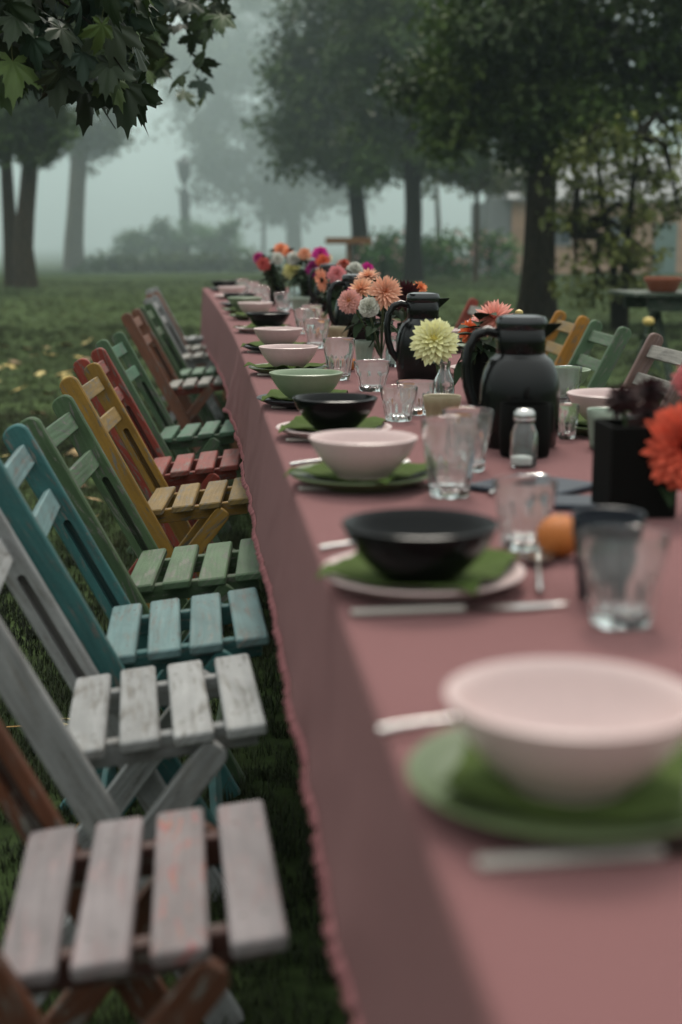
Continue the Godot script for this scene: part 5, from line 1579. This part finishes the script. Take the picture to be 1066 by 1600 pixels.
	for e in [
		["pale yellow dahlia hanging lowest in the far bouquet", 0.487, 0.932, -7.5, -0.1, 0.1, 0.9, 0.115, "broad", [lin(214, 206, 120), lin(232, 226, 164)], Vector3(0.5, T + 0.02, -7.45)],
		["white dahlia just above the far pale yellow one", 0.492, 0.993, -7.45, 0.0, 0.5, 0.8, 0.085, "pompon", [lin(220, 218, 206), lin(238, 236, 230)], fa],
		["smaller white dahlia at the left of the far bouquet", 0.419, 0.991, -7.6, -0.1, 0.4, 0.8, 0.076, "pompon", [lin(222, 220, 206), lin(238, 236, 230)], fa],
		["dusty red dahlia low at the left of the far bouquet", 0.337, 0.966, -7.5, -0.3, 0.2, 0.8, 0.09, "broad", [lin(172, 62, 62), lin(204, 96, 92)], fa],
		["magenta dahlia at the left end of the far bouquet", 0.316, 0.998, -7.7, -0.6, 0.4, 0.5, 0.078, "broad", [lin(164, 26, 100), lin(200, 56, 136)], fa],
		["orange peach dahlia at the top of the far bouquet", 0.448, 1.042, -7.8, -0.1, 0.7, 0.6, 0.105, "broad", [lin(226, 124, 78), lin(242, 160, 122)], fa],
		["orange dahlia right of the topmost peach one", 0.485, 1.022, -7.75, 0.2, 0.6, 0.6, 0.08, "broad", [lin(218, 112, 70), lin(238, 146, 104)], fa],
		["peach dahlia between the white and the bright magenta dahlia", 0.547, 1.020, -7.4, 0.0, 0.5, 0.8, 0.085, "broad", [lin(222, 138, 100), lin(238, 172, 140)], fb],
		["bright magenta dahlia crowning the far right bouquet", 0.613, 1.022, -7.2, 0.1, 0.6, 0.7, 0.11, "broad", [lin(176, 20, 112), lin(212, 48, 148)], fb],
		["purple magenta dahlia low in the far right bouquet", 0.575, 0.950, -7.2, -0.4, 0.2, 0.8, 0.105, "broad", [lin(120, 20, 84), lin(156, 40, 116)], fb],
		["orange red dahlia under the bright magenta one", 0.622, 0.985, -7.15, 0.2, 0.2, 0.9, 0.085, "broad", [lin(214, 84, 50), lin(236, 120, 84)], fb],
		["pale dahlia at the right of the bright magenta one", 0.665, 1.000, -7.3, 0.6, 0.5, 0.5, 0.06, "broad", [lin(226, 198, 160), lin(238, 216, 186)], fb]]:
		dahlia("dahlia", e[0], Vector3(e[1], e[2], e[3]), Vector3(e[4], e[5], e[6]), e[7], e[8], e[9], 56, e[10])
	# greenery in the vases
	for v in [[0.60, -3.10, "dark leafy sprig behind the yellow dahlia", 0.13], [0.525, -4.10, "dark leafy sprig under the salmon dahlias", 0.14], [0.612, -4.16, "dark leafy sprig under the burgundy spiky dahlia", 0.13], [0.555, -5.42, "dark leafy sprig under the rose pink dahlia", 0.17], [0.50, -5.38, "dark leafy sprig beside the coral daisy shaped dahlia", 0.15], [0.40, -7.72, "dark leafy sprig low in the far left bouquet", 0.17], [0.53, -7.4, "dark leafy sprig between the two far bouquets", 0.18], [0.425, -7.75, "leafy sprig rising above the far left bouquet", 0.22], [0.575, -7.42, "dark leafy sprig in the far right bouquet", 0.15]]:
		t = thing("leafy_sprig", v[2], "foliage", Vector3(v[0], T + 0.02, v[1]), 0.0, "leafy sprigs in the vases")
		for k in 4:
			var tip := Vector3(rf(-0.07, 0.07), v[3] + rf(-0.02, 0.05), rf(-0.04, 0.08))
			part("stem", tube_mesh([Vector3.ZERO, tip * 0.5 + Vector3(0, 0.02, 0), tip], [0.0025, 0.002, 0.0012], 5), M.stem, t)
			for j in 8:
				o = part("leaf", leaf_blade(rf(0.045, 0.085), rf(0.014, 0.026), rf(0.1, 0.7), 0.3, Color.WHITE).mesh(false), M.flower_leaf, t)
				o.position = tip * lerpf(0.5, 1.0, j / 7.0) + Vector3(0, 0.01, 0)
				o.rotation = Vector3(rf(-0.9, 0.3), rf(0, TAU), 0)

func _ready() -> void:
	rng.seed = 1
	# camera
	var cam := Camera3D.new()
	cam.name = "camera"
	add_child(cam)
	cam.position = Vector3(0, 1.10, 0)
	cam.rotation = Vector3(deg_to_rad(-10.93), deg_to_rad(-5.67), 0)
	cam.fov = 39.6
	cam.near = 0.05
	cam.far = 400.0
	var at := CameraAttributesPhysical.new()
	at.frustum_focal_length = 33.33
	at.frustum_focus_distance = 3.45
	at.frustum_near = 0.05
	at.frustum_far = 400.0
	at.exposure_aperture = 1.85
	cam.attributes = at
	cam.current = true
	# sky, haze, exposure
	var env := Environment.new()
	env.background_mode = Environment.BG_SKY
	var sm := ProceduralSkyMaterial.new()
	sm.sky_top_color = Color(0.93, 0.955, 0.945)
	sm.sky_horizon_color = Color(0.43, 0.475, 0.465)
	sm.sky_curve = 0.30
	sm.ground_bottom_color = Color(0.30, 0.34, 0.33)
	sm.ground_horizon_color = Color(0.43, 0.475, 0.465)
	sm.sky_energy_multiplier = 1.0
	sm.sun_angle_max = 1.0
	env.sky = Sky.new()
	env.sky.sky_material = sm
	env.tonemap_mode = Environment.TONE_MAPPER_LINEAR
	env.tonemap_exposure = 1.85
	env.fog_enabled = true
	env.fog_density = 0.0008
	env.fog_light_color = Color(0.86, 0.95, 0.95)
	env.volumetric_fog_enabled = true
	env.volumetric_fog_density = 0.0
	env.sdfgi_enabled = true
	env.ssao_enabled = true
	env.ssil_enabled = true
	var we := WorldEnvironment.new()
	we.name = "world_environment"
	we.environment = env
	add_child(we)
	# the mist lies thicker beyond the nearer trees
	for e in [[-24.0, 0.0025], [-42.0, 0.027]]:
		var fv := FogVolume.new()
		fv.name = numbered("mist_bank")
		fv.shape = RenderingServer.FOG_VOLUME_SHAPE_BOX
		fv.size = Vector3(320, 9.5, 230 + e[0])
		fv.position = Vector3(0, 4.7, (e[0] - 230.0) / 2)
		var fm := FogMaterial.new()
		fm.albedo = Color(0.91, 0.99, 0.98)
		fm.density = e[1]
		fv.material = fm
		tag(fv, "pale bank of morning mist lying over the far lawn and trees", "mist", "banks of morning mist", "stuff")
		add_child(fv)
	# a weak, very soft sun behind the overcast, from the far end of the table
	var sun := DirectionalLight3D.new()
	sun.name = "sun"
	sun.light_color = Color(1.0, 0.97, 0.92)
	sun.light_energy = 0.5
	sun.light_angular_distance = 18.0
	sun.shadow_enabled = true
	sun.sky_mode = DirectionalLight3D.SKY_MODE_LIGHT_ONLY
	sun.rotation = Vector3(deg_to_rad(-55), deg_to_rad(168), 0)
	add_child(sun)

	make_materials()
	make_ground()
	make_trees()
	make_background_things()
	make_tables()
	make_cloth()
	make_chairs()
	make_settings()
	make_glasses()
	make_table_things()
	make_maple()
	make_fallen_leaves()
